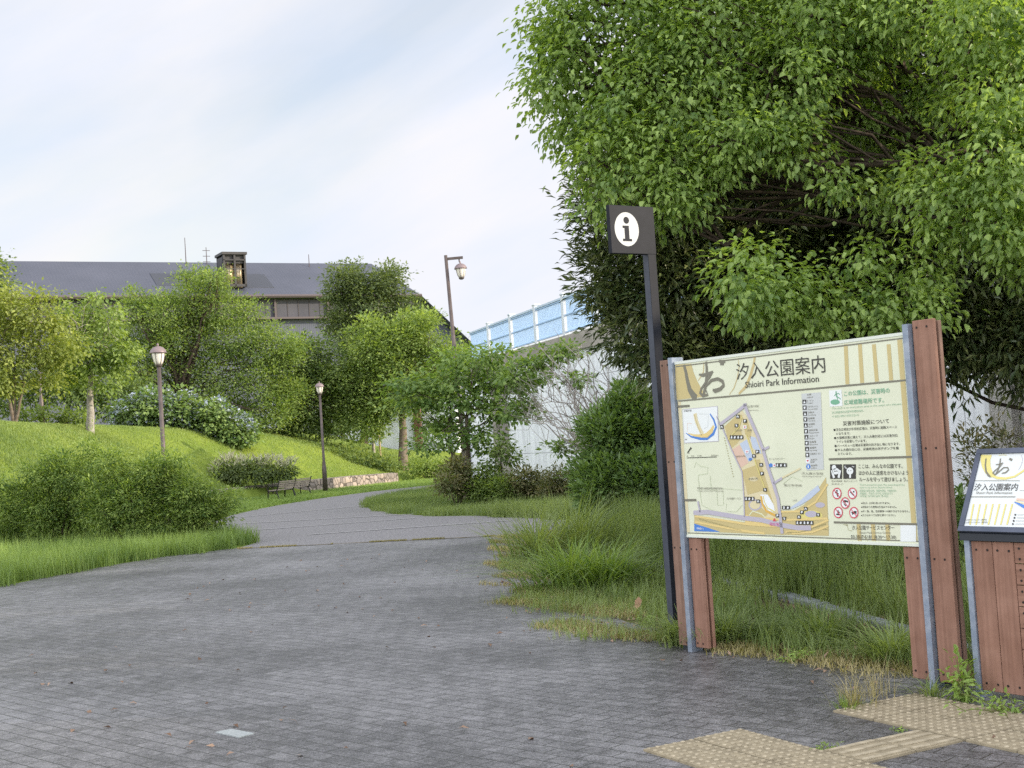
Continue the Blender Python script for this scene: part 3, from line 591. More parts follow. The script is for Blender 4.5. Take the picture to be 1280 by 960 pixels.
# flag plate: plane along local y (bn), facing local +x, reaching to -y
mb = MB(); mb.box((-.032, -.34, 2.845), (.006, .078, 3.20)); fl = mb.build('flag_plate', BLACKP, ip, bevel=.004)
def ring_faces():
    m = MB(); cy, cz = -.188, 3.025; n_ = 40
    vs = [(.0072, cy+.112*math.cos(2*math.pi*k/n_), cz+.125*math.sin(2*math.pi*k/n_)) for k in range(n_)]
    m.add(vs, [tuple(range(n_))]); return m
ring_faces().build('round_face', mat('sign_white', (.33, .36, .38), .4, .4), fl)
m = MB(); cy, cz = -.188, 3.025
vs = [(.0082, cy+.026*math.cos(2*math.pi*k/20)+.0, cz+.066+.026*math.sin(2*math.pi*k/20)) for k in range(20)]; m.add(vs, [tuple(range(20))])
for a in ([(-.038, .026), (.02, .026), (.02, -.07), (-.022, -.07), (-.022, .008), (-.038, .008)], [(-.042, -.088), (.042, -.088), (.042, -.0705), (-.042, -.0705)]):
    m.add([(.0082, cy+x, cz+z) for x, z in a], [tuple(range(len(a)))[::-1]])
m.build('letter_i', BLACKP, fl)
# ------------------------------------------------------------------ lectern sign
LF = Vector((2.387, 7.098, 0)) - bn*.03 - bu*.02
lect = empty('lectern_sign', LF, 'low wooden lectern with slanted framed map plate beside the big board', 'lectern sign', rz=BY)
ZF, RUN, RISE, LW = .90, .22, .43, 1.0
sl_ = math.hypot(RUN, RISE); ang = math.atan2(RISE, RUN)
# slanted plate frame: local matrix with x along, y up the slope, z normal(front)
S = Matrix.Translation((0, 0, ZF)) @ Matrix.Rotation(ang, 4, 'X')
FR = mat('blue_grey_frame', (.06, .075, .11), .45, .45, .2, col2=(.09, .105, .15), nscale=8)
mb = MB(); t = .03
mb.box((0, 0, -.05), (LW, t, .004), S); mb.box((0, sl_-t, -.05), (LW, sl_, .004), S); mb.box((0, t, -.05), (t, sl_-t, .004), S); mb.box((LW-t, t, -.05), (LW, sl_-t, .004), S)
mb.build('frame', FR, lect, bevel=.002)
PAP = mat('print_face', (.62, .66, .66), .3, .5)
mb = MB(); mb.box((t, t, -.045), (LW-t, sl_-t, -.006), S); face = mb.build('face', PAP, lect)
BM = Matrix.Translation(LF) @ Matrix.Rotation(BY, 4, 'Z') @ S
BMI = BM.inverted(); p0_ = BM @ Vector((0, 0, -.006)); nn_ = (BM.to_3x3() @ Vector((0, 0, 1)))
def onlect(px, py):
    d = Vector(ray(px, py)); o = Vector((0, 0, EYE)); t_ = (p0_-o).dot(nn_)/d.dot(nn_); q = BMI @ (o+d*t_); return (q.x, q.y)
cq = lambda x, y: onlect(1160+x/6, 540+y/6)
class PrintL(Print):
    def build(s, name, parent, lab=None):
        s.v = [tuple(S @ Vector((x, z, -.006-y*1.0))) for x, y, z in s.v]; return Print.build(s, name, parent, lab)
ax = Print
pr = PrintL(cq)
pr.poly([(400, 172), (480, 172), (468, 210), (470, 260), (490, 310), (520, 345), (470, 340), (430, 310), (405, 260), (395, 215)], 'lemon', 0)
pr.band([(470, 320), (520, 345), (580, 350), (650, 335), (720, 290), (760, 220)], [10, 18, 16, 14, 14, 4], 'lemon', 1)
pr.band([(530, 178), (560, 172), (590, 176)], 3, 'lemon', 1); pr.band([(700, 172), (712, 205), (700, 250), (680, 285)], 3, 'lav', 1)
pr.band([(437, 200), (432, 250), (438, 300), (455, 325), (470, 338)], [9, 10, 11, 14, 9], 'grey', 3)
pr.band([(545, 200), (540, 240), (528, 285), (505, 320)], [8, 9, 9, 6], 'grey', 3); pr.band([(510, 245), (535, 243), (565, 232)], [5, 8, 5], 'grey', 4)
pr.band([(565, 232), (540, 262), (505, 290), (488, 308), (505, 322), (535, 298), (570, 268), (600, 268), (606, 285), (585, 305), (555, 312)], [5, 7, 8, 9, 10, 8, 8, 9, 9, 9, 6], 'grey', 5)
pr.band([(612, 200), (632, 212)], [12, 16], 'grey', 3)
pr.build('brush_lettering', face)
pr = PrintL(cq)
pr.band([(345, 366), (690, 366)], 3, 'grey', 2); pr.band([(312, 487), (656, 487)], 5, 'grey', 2); pr.band([(690, 440), (1100, 440)], 2, 'grey', 2)
pr.text('汐入公園案内', (345, 436), (670, 436), 56, 'dark', 3, .004); pr.text('Shioiri Park Information', (360, 466), (632, 466), 26, 'grey', 3)
for k in range(7): pr.band([(343+k*48.5, 540), (315+k*48.5-k*2.2, 696)], 12, 'lemon', 1)
for y, x in ((665, 440), (684, 445)): pr.text('汐入公園サービスセンター 開館時間', (270, y), (x, y), 14, 'grey', 3)
for k in range(4): pr.rect(650-k*6, 615+k*23, 662-k*6, 628+k*23, 'dark', 2); pr.band([(672-k*6, 622+k*23), (800, 622+k*23)], 2, 'grey', 2)
pr.build('lettering', face)
pr = PrintL(cq)
pr.band([(650, 525), (720, 560), (800, 590), (900, 600), (1000, 560)], [6, 20, 30, 30, 20], 'blue', 2); pr.band([(665, 505), (720, 510), (800, 530), (900, 540)], [14, 18, 20, 20], 'pink', 2); pr.band([(655, 520), (720, 535), (800, 555)], 10, 'palegold', 2)
pr.build('area_map', face)
mb = MB(); mb.box((0, .012, ZF-.05), (LW, .30, ZF-.012)); mb.build('under_tray', STEELD, lect)
# body: steel legs, planks
bx = .03
s1 = MB(); s1.box((.02, .018, 0), (.055, .12, ZF-.05)); s1.build('steel_leg', STEEL, lect, bevel=.002)
s1 = MB(); s1.box((LW-.055, .018, 0), (LW-.02, .12, ZF-.05)); s1.build('steel_leg', STEEL, lect, bevel=.002)
xs = [.058, .19, .322]
for k in range(2):
    m = MB(); m.box((xs[k], .03, .05+k*.0), (xs[k+1]-.004, .055, ZF-.055)); o = m.build('plank', WOOD, lect, bevel=.002)
    b1 = BMB(); bolts(b1, (xs[k]+.03, xs[k]+.1), (.09, ZF-.1), .0275); b1.build('bolts', BOLT, o)
for k in range(2):
    x0 = LW-.055-.132*(k+1); m = MB(); m.box((x0, .03, .05), (x0+.128, .055, ZF-.055)); o = m.build('plank', WOOD, lect, bevel=.002)
    b1 = BMB(); bolts(b1, (x0+.03, x0+.1), (.09, ZF-.1), .0275); b1.build('bolts', BOLT, o)
zc = ZF-.055; hgtp = .1115
for k in range(7):
    m = MB(); m.box((xs[2], .03, zc-hgtp+.004), (LW-.055-.264-.004, .055, zc)); o = m.build('plank', WOODH, lect, bevel=.002)
    b1 = BMB(); bolts(b1, (xs[2]+.03, LW-.36), (zc-.03, zc-.085), .0275); b1.build('bolts', BOLT, o); zc -= hgtp

# ------------------------------------------------------------------ hall far behind
def frame_from(o, ux, uy):
    """matrix with x=ux, y=uy (horizontal unit vectors), z up at o"""
    return Matrix(((ux.x, uy.x, 0, o.x), (ux.y, uy.y, 0, o.y), (0, 0, 1, o.z), (0, 0, 0, 1)))
RF = mat('hall_roof_metal', (.058, .066, .09), .6, .3, .1, col2=(.075, .083, .112), nscale=.08)
def stripes(m, scale, strength, axis=0, dist=.1):
    n = m.node_tree.nodes; l = m.node_tree.links; t = n.new('ShaderNodeTexCoord'); wv = n.new('ShaderNodeTexWave'); wv.bands_direction = 'XYZ'[axis]; wv.inputs['Scale'].default_value = scale
    l.new(t.outputs['Object'], wv.inputs['Vector']); u = n.new('ShaderNodeBump'); u.inputs['Strength'].default_value = strength; u.inputs['Distance'].default_value = dist
    l.new(wv.outputs['Fac'], u.inputs['Height']); l.new(u.outputs[0], n['Principled BSDF'].inputs['Normal'])
stripes(RF, .8, .12)
HW = mat('hall_wall_metal', (.075, .085, .12), .7, .2, col2=(.095, .105, .14), nscale=.1); stripes(HW, 1.2, .15)
HD = mat('hall_fascia', (.05, .045, .05), .6, .3); HG = mat('hall_gutter', (.085, .07, .075), .5, .3); HC = mat('hall_eave_shadow', (.05, .052, .068), .7, .3, col2=(.07, .07, .088), nscale=.4)
hall_o = Vector((*at(0, 400, 139)[:2], 0)); hall_e = Vector((*at(480, 400, 160)[:2], 0)); hx = (hall_e-hall_o).normalized(); hy = Vector((-hx.y, hx.x, 0)); HL = (hall_e-hall_o).length
hall = empty('sports_hall', hall_o, 'huge dark grey metal-roofed hall filling the background behind the left trees', 'hall', rz=math.atan2(hx.y, hx.x))
ZR, ZE = 25.5, 20.3; XE = HL+2.5
mb = MB()   # roof: front slope, hip end, back slope
mb.add([(-45, 0, ZE), (XE+2.6, 0, ZE), (XE, 9, ZR), (-45, 9, ZR), (-45, 0, ZE-.35), (XE+2.8, 0, ZE-.35)], [(0, 1, 2, 3), (4, 5, 1, 0)])
mb.add([(-45, 9, ZR), (XE, 9, ZR), (XE, 40, ZR-4), (-45, 40, ZR-4)], [(0, 1, 2, 3)])
mb.add([(XE, 9, ZR), (XE+2.6, 0, ZE), (XE+25, 0, 0), (XE+25, 40, 0), (XE, 40, ZR-4)], [(0, 1, 2, 3, 4)])
roof = mb.build('roof', RF, hall)
mb = MB(); mb.tube([(-45, -.12, ZE-.12), (XE+2.7, -.12, ZE-.12)], .22, 6); mb.build('gutter', HG, roof)
mb = MB(); mb.add([(-45, 1.5, 0), (XE+24.9, 1.5, 0), (XE+2.6, 1.5, ZE-.3), (-45, 1.5, ZE-.3)], [(0, 1, 2, 3)]); mb.build('wall', HW, hall)
mb = MB(); mb.box((-45, .9, ZE-2.5), (XE+2.4, 1.45, ZE-.4)); bd = mb.build('band', HC, hall)  # dark colour stands in for the overhang's shadow on the wall
mb = MB(); mb.box((-45, .55, ZE-2.75), (XE+2.4, 1.47, ZE-2.52)); mb.build('ledge', HG, hall)
for k in range(14):
    mb = MB(); x = -42+k*6.6; mb.box((x, .6, ZE-2.9), (x+.25, .88, ZE-.4)); mb.build('downpipe', HG, bd)
mb = MB()
for k in range(66): mb.box((-42+k*1.35, .86, ZE-2.45), (-41.9+k*1.35, .9, ZE-.5))
tag(mb.build('mullions', HD, bd), kind=None)
# dark recess on the roof and vent tower
def onroof(px, py):
    """local (x, y) on the front roof slope for a photo pixel"""
    d = Vector(ray(px, py)); o = Vector((0, 0, EYE)); Mi = (Matrix.Translation(hall_o) @ Matrix.Rotation(math.atan2(hx.y, hx.x), 4, 'Z')).inverted()
    o2 = Mi @ o; d2 = Mi.to_3x3() @ d; sl = (ZR-ZE)/9.; t = (ZE+sl*o2.y*1.0-o2.z)/(d2.z-sl*d2.y); q = o2+d2*t; return q
def lift(px, py, dz=.05): q = onroof(px, py); return (q.x, q.y, q.z+dz)
SOL = mat('roof_dark_panel', (.03, .034, .045), .35, .5)
mb = MB(); P4 = [lift(187, 342), (lift(330, 343)), lift(343, 360), lift(196, 357)]; mb.add(P4+[(x, y, z-.3) for x, y, z in P4], [(3, 2, 1, 0), (0, 1, 5, 4), (1, 2, 6, 5), (2, 3, 7, 6), (3, 0, 4, 7)]); mb.build('dark_roof_panel', SOL, roof)
q0 = onroof(274, 355); q1 = onroof(302, 355); vx0, vx1 = q0.x, q1.x; zt = at(287, 320, 155)[2]; vy = q0.y-2.2; zb = q0.z-.6
mb = MB(); DK = mat('vent_frame', (.03, .03, .034), .5, .4, .3, col2=(.05, .048, .05), nscale=1)
for x in (vx0, vx1-.22, (vx0+vx1)/2-.1):
    for y in (vy, vy+2.6): mb.box((x, y, zb), (x+.22, y+.22, zt-.3))
mb.box((vx0-.15, vy-.15, zt-.3), (vx1+.15, vy+3, zt)); mb.box((vx0, vy, zt-1.0), (vx1, vy+.1, zt-.85)); mb.box((vx0, vy, zb), (vx1, vy+.1, zb+.3)); mb.box((vx0, vy-.02, (zt+zb)/2), (vx1, vy+.1, (zt+zb)/2+.1))
mb.box((vx0, vy+.5, zb), (vx0+.08, vy+2.5, zt-.5)); mb.box((vx1-.08, vy+.5, zb), (vx1, vy+2.5, zt-.5))
mb.box((vx0+.1, vy+2.3, zb), (vx1-.1, vy+2.45, zt-.3)); mb.box((vx0-.02, vy+.3, zt-1.3), (vx1+.02, vy+.4, zt-.3)); vent = mb.build('vent_tower', DK, roof)
BR = mat('vent_duct', (.42, .33, .2), .3, .5, .6, col2=(.3, .26, .2), nscale=1.2)
for k in (.3, .72):
    mb = MB(); mb.tube([(vx0+(vx1-vx0)*k, vy+1.2, zb), (vx0+(vx1-vx0)*k, vy+1.2, zt-1.05)], .62, 14); mb.build('duct', BR, vent, smooth=True)
for px, y0, y1 in ((233, 297, 337), (259, 309, 337), (387, 318, 340)):
    Yr = 139+21*px/480+8; a = at(px, y1, Yr); b = at(px-1, y0, Yr); ml = (Matrix.Translation(hall_o) @ Matrix.Rotation(math.atan2(hx.y, hx.x), 4, 'Z')).inverted()
    A_ = ml @ Vector(a); B_ = ml @ Vector(b); B_.x = A_.x; B_.y = A_.y; mb = MB(); mb.tube([A_, B_], [.07, .04], 5)
    if px == 259:
        for k in (.35, .6, .85): q = A_.lerp(B_, k); mb.tube([q+Vector((-.45, 0, 0)), q+Vector((.45, 0, 0))], .035, 4)
    mb.build('antenna', HG, roof)
# ------------------------------------------------------------------ raised walkway wall with fence
def wx(Y): return .80-.3*(Y-41.4)
wd = Vector((-.3, 1, 0)).normalized(); wn = Vector((wd.y, -wd.x, 0))     # wn points to +x (behind the face)
WO = Vector((wx(10), 10, 0)); WF = frame_from(WO, wd, -wn)                # x along the wall, y towards the path
WR = math.atan2(wd.y, wd.x)
WM = bpy.data.materials.new('wall_panel_paint'); WM.use_nodes = True
def wall_nodes(m, c, c2, bw, rh):
    n = m.node_tree.nodes; l = m.node_tree.links; b = n['Principled BSDF']; b.inputs['Roughness'].default_value = .7
    t = n.new('ShaderNodeTexCoord'); s_ = n.new('ShaderNodeSeparateXYZ'); l.new(t.outputs['Object'], s_.inputs[0]); cb = n.new('ShaderNodeCombineXYZ'); l.new(s_.outputs['X'], cb.inputs[0]); l.new(s_.outputs['Z'], cb.inputs[1])
    br = n.new('ShaderNodeTexBrick'); br.offset = 0; br.inputs['Scale'].default_value = 1; br.inputs['Brick Width'].default_value = bw; br.inputs['Row Height'].default_value = rh; br.inputs['Mortar Size'].default_value = .012
    br.inputs['Color1'].default_value = (*c, 1); br.inputs['Color2'].default_value = (*[k*1.04 for k in c], 1); br.inputs['Mortar'].default_value = (*[k*.45 for k in c], 1); l.new(cb.outputs[0], br.inputs['Vector'])
    mp = n.new('ShaderNodeMapping'); mp.inputs['Scale'].default_value = (2.2, 2.2, .25); l.new(t.outputs['Object'], mp.inputs[0])
    z = n.new('ShaderNodeTexNoise'); z.inputs['Scale'].default_value = 1; z.inputs['Detail'].default_value = 9; z.inputs['Roughness'].default_value = .7; l.new(mp.outputs[0], z.inputs['Vector'])
    r = n.new('ShaderNodeValToRGB'); r.color_ramp.elements[0].position = .5; r.color_ramp.elements[1].position = .72; l.new(z.outputs['Fac'], r.inputs[0])
    q = n.new('ShaderNodeMix'); q.data_type = 'RGBA'; l.new(r.outputs[0], q.inputs['Factor']); l.new(br.outputs['Color'], q.inputs['A']); q.inputs['B'].default_value = (*c2, 1)
    l.new(q.outputs['Result'], b.inputs['Base Color'])
wall_nodes(WM, (.74, .78, .83), (.38, .4, .42), 2.2, 1.06)
CONC = mat('stained_concrete', (.2, .185, .165), .9, .2, col2=(.36, .34, .31), nscale=1.3, nlo=.3, nhi=.7, bump=(30, .4, .01))
CONC2 = mat('rough_concrete', (.33, .325, .31), .95, .2, col2=(.5, .49, .47), nscale=30, bump=(55, 1, .03))
wall = empty('raised_walkway', WO, 'long pale blue-grey concrete wall of the raised walkway on the right', 'retaining wall', rz=WR)
ZW = 3.98; WL = 49.5; SLP = WL-9
mb = MB(); mb.box((-42, -3.5, -.3), (WL-8, 0, ZW)); mb.build('wall', WM, wall)
mb = MB()
def cop(x0, x1, za, zb_): mb.add([(x0, -3.6, za), (x0, .14, za), (x0, .14, za+.5), (x0, -3.6, za+.5), (x1, -3.6, zb_), (x1, .14, zb_), (x1, .14, zb_+.5), (x1, -3.6, zb_+.5)], [(0, 1, 2, 3), (7, 6, 5, 4), (0, 4, 5, 1), (1, 5, 6, 2), (2, 6, 7, 3), (3, 7, 4, 0)])
cop(-42, WL-8.0, ZW, ZW); mb.build('coping', CONC, wall)
for xx, wd_ in ((36.3, .75), (9.0, .9), (20.5, .75)):
    mb = MB(); mb.box((xx, .002, -.3), (xx+wd_*.45, .22, ZW)); mb.box((xx+wd_*.45+.002, .002, -.3), (xx+wd_, .36, ZW)); mb.build('pilaster', CONC2 if xx < 12 else CONC, wall)
mb = MB(); mb.box((WL-8.0, -3.5, -.3), (WL-7.6, .15, ZW+.3)); mb.build('end_pier', mat('pale_concrete', (.5, .52, .54), .8, .2), wall)
FP = mat('fence_post', (.5, .56, .62), .5, .4, col2=(.6, .64, .68), nscale=4); FB = mat('fence_blue', (.34, .49, .70), .45, .4); FBR = mat('fence_rail', (.44, .54, .66), .45, .4)
fence = empty('walkway_fence', WO+Vector((0, 0, ZW+.5)), 'pale blue barred metal fence along the top of the raised walkway', 'fence', rz=WR)
sp = 2.75; x = -14.25; k = 0
while x+sp < WL-7:
    mb = MB(); mb.box((x-.10, -.12, .003), (x+.10, .06, 1.22)); mb.box((x-.12, -.14, 1.2235), (x+.12, .08, 1.27)); mb.build('post', FP, fence, bevel=.01)
    mb = MB(); n_ = 22
    for q in range(n_): xx = x+.14+(sp-.28)*(q+.5)/n_; mb.box((xx-.025, -.05, .14), (xx+.025, -.01, 1.06))
    for zz in (.1, .60, 1.062): mb.box((x+.101, -.07, zz), (x+sp-.101, .01, zz+.04))
    mb.build('bar_panel', FB, fence)
    mb = MB(); mb.box((x+.101, -.09, 1.11), (x+sp-.101, .03, 1.17)); mb.build('handrail', FBR, fence)
    mb = MB(); mb.box((x+.0, -.2, .0), (x+sp, .1, .035)); 
    x += sp
# far white wall with brown column
a = at(330, 550, 82); b = at(572, 550, 80); d = Vector((b[0]-a[0], b[1]-a[1], 0))
fw = empty('white_building', Vector((a[0], a[1], 0)), 'low white panelled wall glimpsed far behind the tree trunks', 'building', rz=math.atan2(d.y, d.x))
WM2 = bpy.data.materials.new('far_white_wall'); WM2.use_nodes = True; wall_nodes(WM2, (.62, .66, .72), (.5, .53, .56), 3, 5)
mb = MB(); mb.box((0, 0, -.5), (d.length, 4, 5.0)); mb.build('wall', WM2, fw)
mb = MB(); xx = (at(522, 550, 80)[0]-a[0]); mb.box((xx, -.3, 0), (xx+.42, -.002, 5)); mb.build('column', mat('brown_column', (.13, .06, .045), .7, .3), fw)
mb = MB(); mb.box((-.2, -.4, 5.003), (d.length+.2, 4.2, 5.3)); mb.build('roof', CONC, fw)
# ------------------------------------------------------------------ street lamps
LP = mat('lamp_brown_metal', (.075, .06, .055), .5, .4, .3, col2=(.11, .09, .085), nscale=6); GL = mat('lamp_glass', (.72, .68, .62), .25, .5)
HAT = mat('lamp_hat', (.2, .155, .16), .45, .4, .3)
def lantern(parent, z, hang=False, sc_=1.0, off=(0, 0)):
    ox, oy = off; b4 = set(C.objects)
    mb = MB(); mb.lathe([(.10, 0), (.15*sc_, .1), (.185*sc_, .26), (.205*sc_, .36), (.20*sc_, .385)], (ox, oy, z), 16); g = mb.build('glass_globe', GL, parent, smooth=True)
    mb = MB()
    for k in range(6):
        an = k*math.pi/3+.3; c, s = math.cos(an), math.sin(an); mb.tube([(ox+c*r*sc_, oy+s*r*sc_, z+zz) for r, zz in ((.105, 0), (.158, .1), (.193, .26), (.213, .38))], .009, 4)
    mb.lathe([(.06, -.08), (.105, -.05), (.12, 0), (.1, .01)], (ox, oy, z), 14); mb.build('cage', LP, g)
    mb = MB(); mb.lathe([(.21*sc_, .37), (.275*sc_, .375), (.27*sc_, .40), (.235*sc_, .48), (.17*sc_, .55), (.09, .59), (.03, .6), (.028, .63), (.04, .65), (.02, .69), (.001, .70)], (ox, oy, z), 20); mb.build('hat', HAT, parent, smooth=True)
    kf = .66
    for o_ in set(C.objects)-b4:
        for v in o_.data.vertices: v.co.x = ox+(v.co.x-ox)*kf; v.co.y = oy+(v.co.y-oy)*kf; v.co.z = z+(v.co.z-z)*kf
def lamp(loc, label, H=4.2):
    o = empty('street_lamp', loc, label, 'street lamp', 'short lantern lamps in the park')
    mb = MB(); mb.lathe([(.095, 0), (.085, .95), (.07, 1.0), (.065, 1.15), (.05, 1.2), (.042, H-.5)], n=14); mb.build('pole', LP, o, smooth=True)
    lantern(o, H-.46); return o
def copy_tree(o, parent=None):
    c = o.copy(); C.objects.link(c); c.parent = parent
    for ch in list(o.children): copy_tree(ch, c)
    return c
l2 = lamp((*gnd(407, 616), 0), 'brown lantern lamp standing by the stone wall and the benches')
x1, y1 = at(204, 560, 27.8)[:2]; l1 = copy_tree(l2); zz1 = at(198.5, 429, 27.8)[2]; l1.location = (x1, y1, zz1-4.2); l1['label'] = 'nearer brown lantern lamp rising out of the left foreground bushes'
x4, y4 = at(53, 530, 50)[:2]; l4 = copy_tree(l2); l4.location = (x4, y4, float(hgt(x4, y4))); l4['label'] = 'lamp pole half hidden in the yellow-green tree at far left'
# tall lamp with arm
Yt = 36.; pt = at(557, 319, Yt); bt = at(582, 600, Yt); lean = (bt[0]-pt[0])/(pt[2]-bt[2])
tl = empty('tall_street_lamp', (pt[0]+.0, Yt, float(hgt(pt[0], Yt))), 'tall lamp pole with short arm and hanging lantern above the island trees', 'street lamp'); tl.rotation_euler = (0, -.03, 0)
tl.location.x = pt[0]+.03*pt[2]; HT = float(pt[2]-tl.location.z)
mb = MB(); mb.lathe([(.09, 0), (.085, .8), (.068, .85), (.045, HT)], n=12); mb.build('pole', LP, tl, smooth=True)
mb = MB(); mb.box((.0, -.03, HT-.14), (.47, .03, HT-.07)); mb.tube([(.36, 0, HT-.1), (.36, 0, HT-.22)], .018, 6); mb.build('arm', LP, tl)
ltz = HT-.66; lantern(tl, ltz, sc_=1.0, off=(.38, 0))
# ------------------------------------------------------------------ benches
BI = mat('bench_iron', (.02, .02, .022), .5, .4, .4); BW = mat('bench_slats', (.26, .22, .18), .8, .2, col2=(.36, .31, .26), nscale=8)
def bench(loc, rz, label):
    o = empty('park_bench', loc, label, 'bench', 'benches by the stone wall', rz)
    for nm, y0 in (('seat', None), ('backrest', None)):
        mb = MB()
        if nm == 'seat':
            for k in range(5): mb.box((-.72, -.02-.1*k-.085, .41), (.72, -.02-.1*k, .44))
        else:
            for k in range(4):
                z = .52+k*.085; mb.box((-.72, .05+k*.022, z), (.72, .075+k*.022, z+.06))
        mb.build(nm, BW, o)
    for s in (-.74, .74):
        mb = MB(); mb.tube([(s, -.48, 0), (s, -.46, .38), (s, -.46, .6), (s, -.40, .65), (s, -.02, .62), (s, .06, .6)], .025, 6)
        mb.tube([(s, .12, 0), (s, -.02, .38), (s, .05, .52), (s, .15, .86), (s, .19, .88)], .027, 6); mb.tube([(s, -.46, .39), (s, 0, .39)], .022, 6); mb.build('side_frame', BI, o)
    return o
ba = math.atan2(4.3, 2.25)
x, y = gnd(357, 624); bench((x, y, 0.02), ba-math.pi+.12, 'black iron bench with wooden slats, the left one of the pair by the stone wall')
x, y = gnd(377, 620); bpy.data.objects['park_bench'].scale = (.74,)*3; b2 = copy_tree(bpy.data.objects['park_bench']); b2.location = (x, y, .02); b2['label'] = 'black iron slatted bench, the right one of the pair and nearer the lamp'
# ------------------------------------------------------------------ stone retaining wall
ST = bpy.data.materials.new('stone_blocks'); ST.use_nodes = True
def stone_nodes(m):
    n = m.node_tree.nodes; l = m.node_tree.links; b = n['Principled BSDF']; b.inputs['Roughness'].default_value = .9
    g = n.new('ShaderNodeNewGeometry'); v = n.new('ShaderNodeTexVoronoi'); v.inputs['Scale'].default_value = 4.2; l.new(g.outputs['Position'], v.inputs['Vector'])
    v2 = n.new('ShaderNodeTexVoronoi'); v2.feature = 'DISTANCE_TO_EDGE'; v2.inputs['Scale'].default_value = 4.2; l.new(g.outputs['Position'], v2.inputs['Vector'])
    h = n.new('ShaderNodeSeparateColor'); l.new(v.outputs['Color'], h.inputs[0]); r = n.new('ShaderNodeValToRGB'); e = r.color_ramp.elements; e[0].color = (.17, .15, .14, 1); e[1].color = (.36, .30, .26, 1); l.new(h.outputs[0], r.inputs[0])
    k = n.new('ShaderNodeMath'); k.operation = 'GREATER_THAN'; k.inputs[1].default_value = .06; l.new(v2.outputs['Distance'], k.inputs[0])
    q = n.new('ShaderNodeMix'); q.data_type = 'RGBA'; l.new(k.outputs[0], q.inputs['Factor']); q.inputs['A'].default_value = (.07, .06, .05, 1); l.new(r.outputs[0], q.inputs['B']); l.new(q.outputs['Result'], b.inputs['Base Color'])
    u = n.new('ShaderNodeBump'); u.inputs['Distance'].default_value = .05; l.new(v2.outputs['Distance'], u.inputs['Height']); l.new(u.outputs[0], b.inputs['Normal'])
stone_nodes(ST)
sw = [gnd(240, 633), gnd(300, 624), gnd(350, 619), gnd(400, 614), gnd(450, 608.5), gnd(499, 603)]
mb = MB(); HW_ = [.4, .42, .44, .46, .46, .42]
def dn(p, q): d = Vector((q[0]-p[0], q[1]-p[1])).normalized(); return Vector((-d.y, d.x))
vs = []
for k, p in enumerate(sw):
    n_ = dn(sw[max(k-1, 0)], sw[min(k+1, len(sw)-1)]); hh = HW_[k]
    vs += [(p[0], p[1], -.1), (p[0]+n_.x*.05, p[1]+n_.y*.05, hh), (p[0]+n_.x*.4, p[1]+n_.y*.4, hh+.02), (p[0]+n_.x*.4, p[1]+n_.y*.4, -.1)]
fs = [(4*k+i, 4*k+(i+1) % 4, 4*k+4+(i+1) % 4, 4*k+4+i)[::-1] for k in range(len(sw)-1) for i in range(4)]
mb.add(vs, fs+[(0, 1, 2, 3), tuple(4*(len(sw)-1)+i for i in (3, 2, 1, 0))])
tag(mb.build('stone_wall', ST), 'low retaining wall of rough stones below the sunlit grass slope', 'stone wall')
# picnic table, stake
def picnic(px, py, Y, label):
    p = at(px, py, Y); z = float(hgt(p[0], p[1])); o = empty('picnic_table', (p[0], p[1], z), label, 'picnic table', rz=.3)
    mb = MB(); mb.box((-.8, -.35, .68), (.8, .35, .74)); mb.build('tabletop', mat('table_wood', (.16, .1, .07), .8, .2), o)
    for s in (-.55, .55): mb = MB(); mb.box((s-.06, -.25, 0), (s+.06, .25, .678)); mb.build('leg', BARKD, o)
    for s in (-.62, .62): mb = MB(); mb.box((-.75, s-.13, .38), (.75, s+.13, .43)); mb.box((-.5, s-.06, 0), (-.4, s+.06, .378)); mb.box((.4, s-.06, 0), (.5, s+.06, .378)); mb.build('bench', BW, o)
picnic(599, 545, 62, 'dark wooden picnic table on the grass beyond the island bushes')

# ------------------------------------------------------------------ foliage
KD = 2.3; RAG = .13
OVATE = (np.array([(0, 0, 0), (.3, .42, .10), (.3, -.42, .10), (.42, 0, 0), (.68, .30, .05), (.68, -.30, .05), (1, 0, -.12)]), np.array([(0, 3, 1), (0, 2, 3), (1, 3, 4), (3, 2, 5), (3, 6, 4), (3, 5, 6)]))
LANCE = (np.array([(0, 0, 0), (.5, .5, .08), (.5, -.5, .08), (.55, 0, -.02), (1, 0, -.15)]), np.array([(0, 3, 1), (0, 2, 3), (1, 3, 4), (3, 2, 4)]))
DIAM = (np.array([(0, 0, 0), (.45, .5, .06), (.45, -.5, .06), (1, 0, -.05)]), np.array([(0, 2, 1), (1, 2, 3)]))
_lm = leafmat
def leafmat(name, dark, light, *a, **k):
    def ds(c): l_ = .25*c[0]+.65*c[1]+.1*c[2]; return tuple(.84*q+.16*l_ for q in c)
    return _lm(name, ds(dark), ds(light), *a, **k)
def nrm(v): return v/np.maximum(np.linalg.norm(v, axis=1, keepdims=True), 1e-9)
def leaves(P, D, Nn, ln, wd, tmpl, tint, curl=1.):
    """P positions, D directions, Nn normals, ln lengths, wd widths -> verts, faces, tint"""
    T, Fc = tmpl; D = nrm(D); S_ = nrm(np.cross(Nn, D)); Nn = np.cross(D, S_)
    V = P[:, None, :] + T[None, :, 0:1]*ln[:, None, None]*D[:, None, :] + T[None, :, 1:2]*wd[:, None, None]*S_[:, None, :] + T[None, :, 2:3]*(ln*curl)[:, None, None]*Nn[:, None, :]
    n = len(P); k = len(T); F2 = (Fc[None]+(np.arange(n)*k)[:, None, None]).reshape(-1, 3)
    return V.reshape(-1, 3), F2, np.repeat(tint, k)
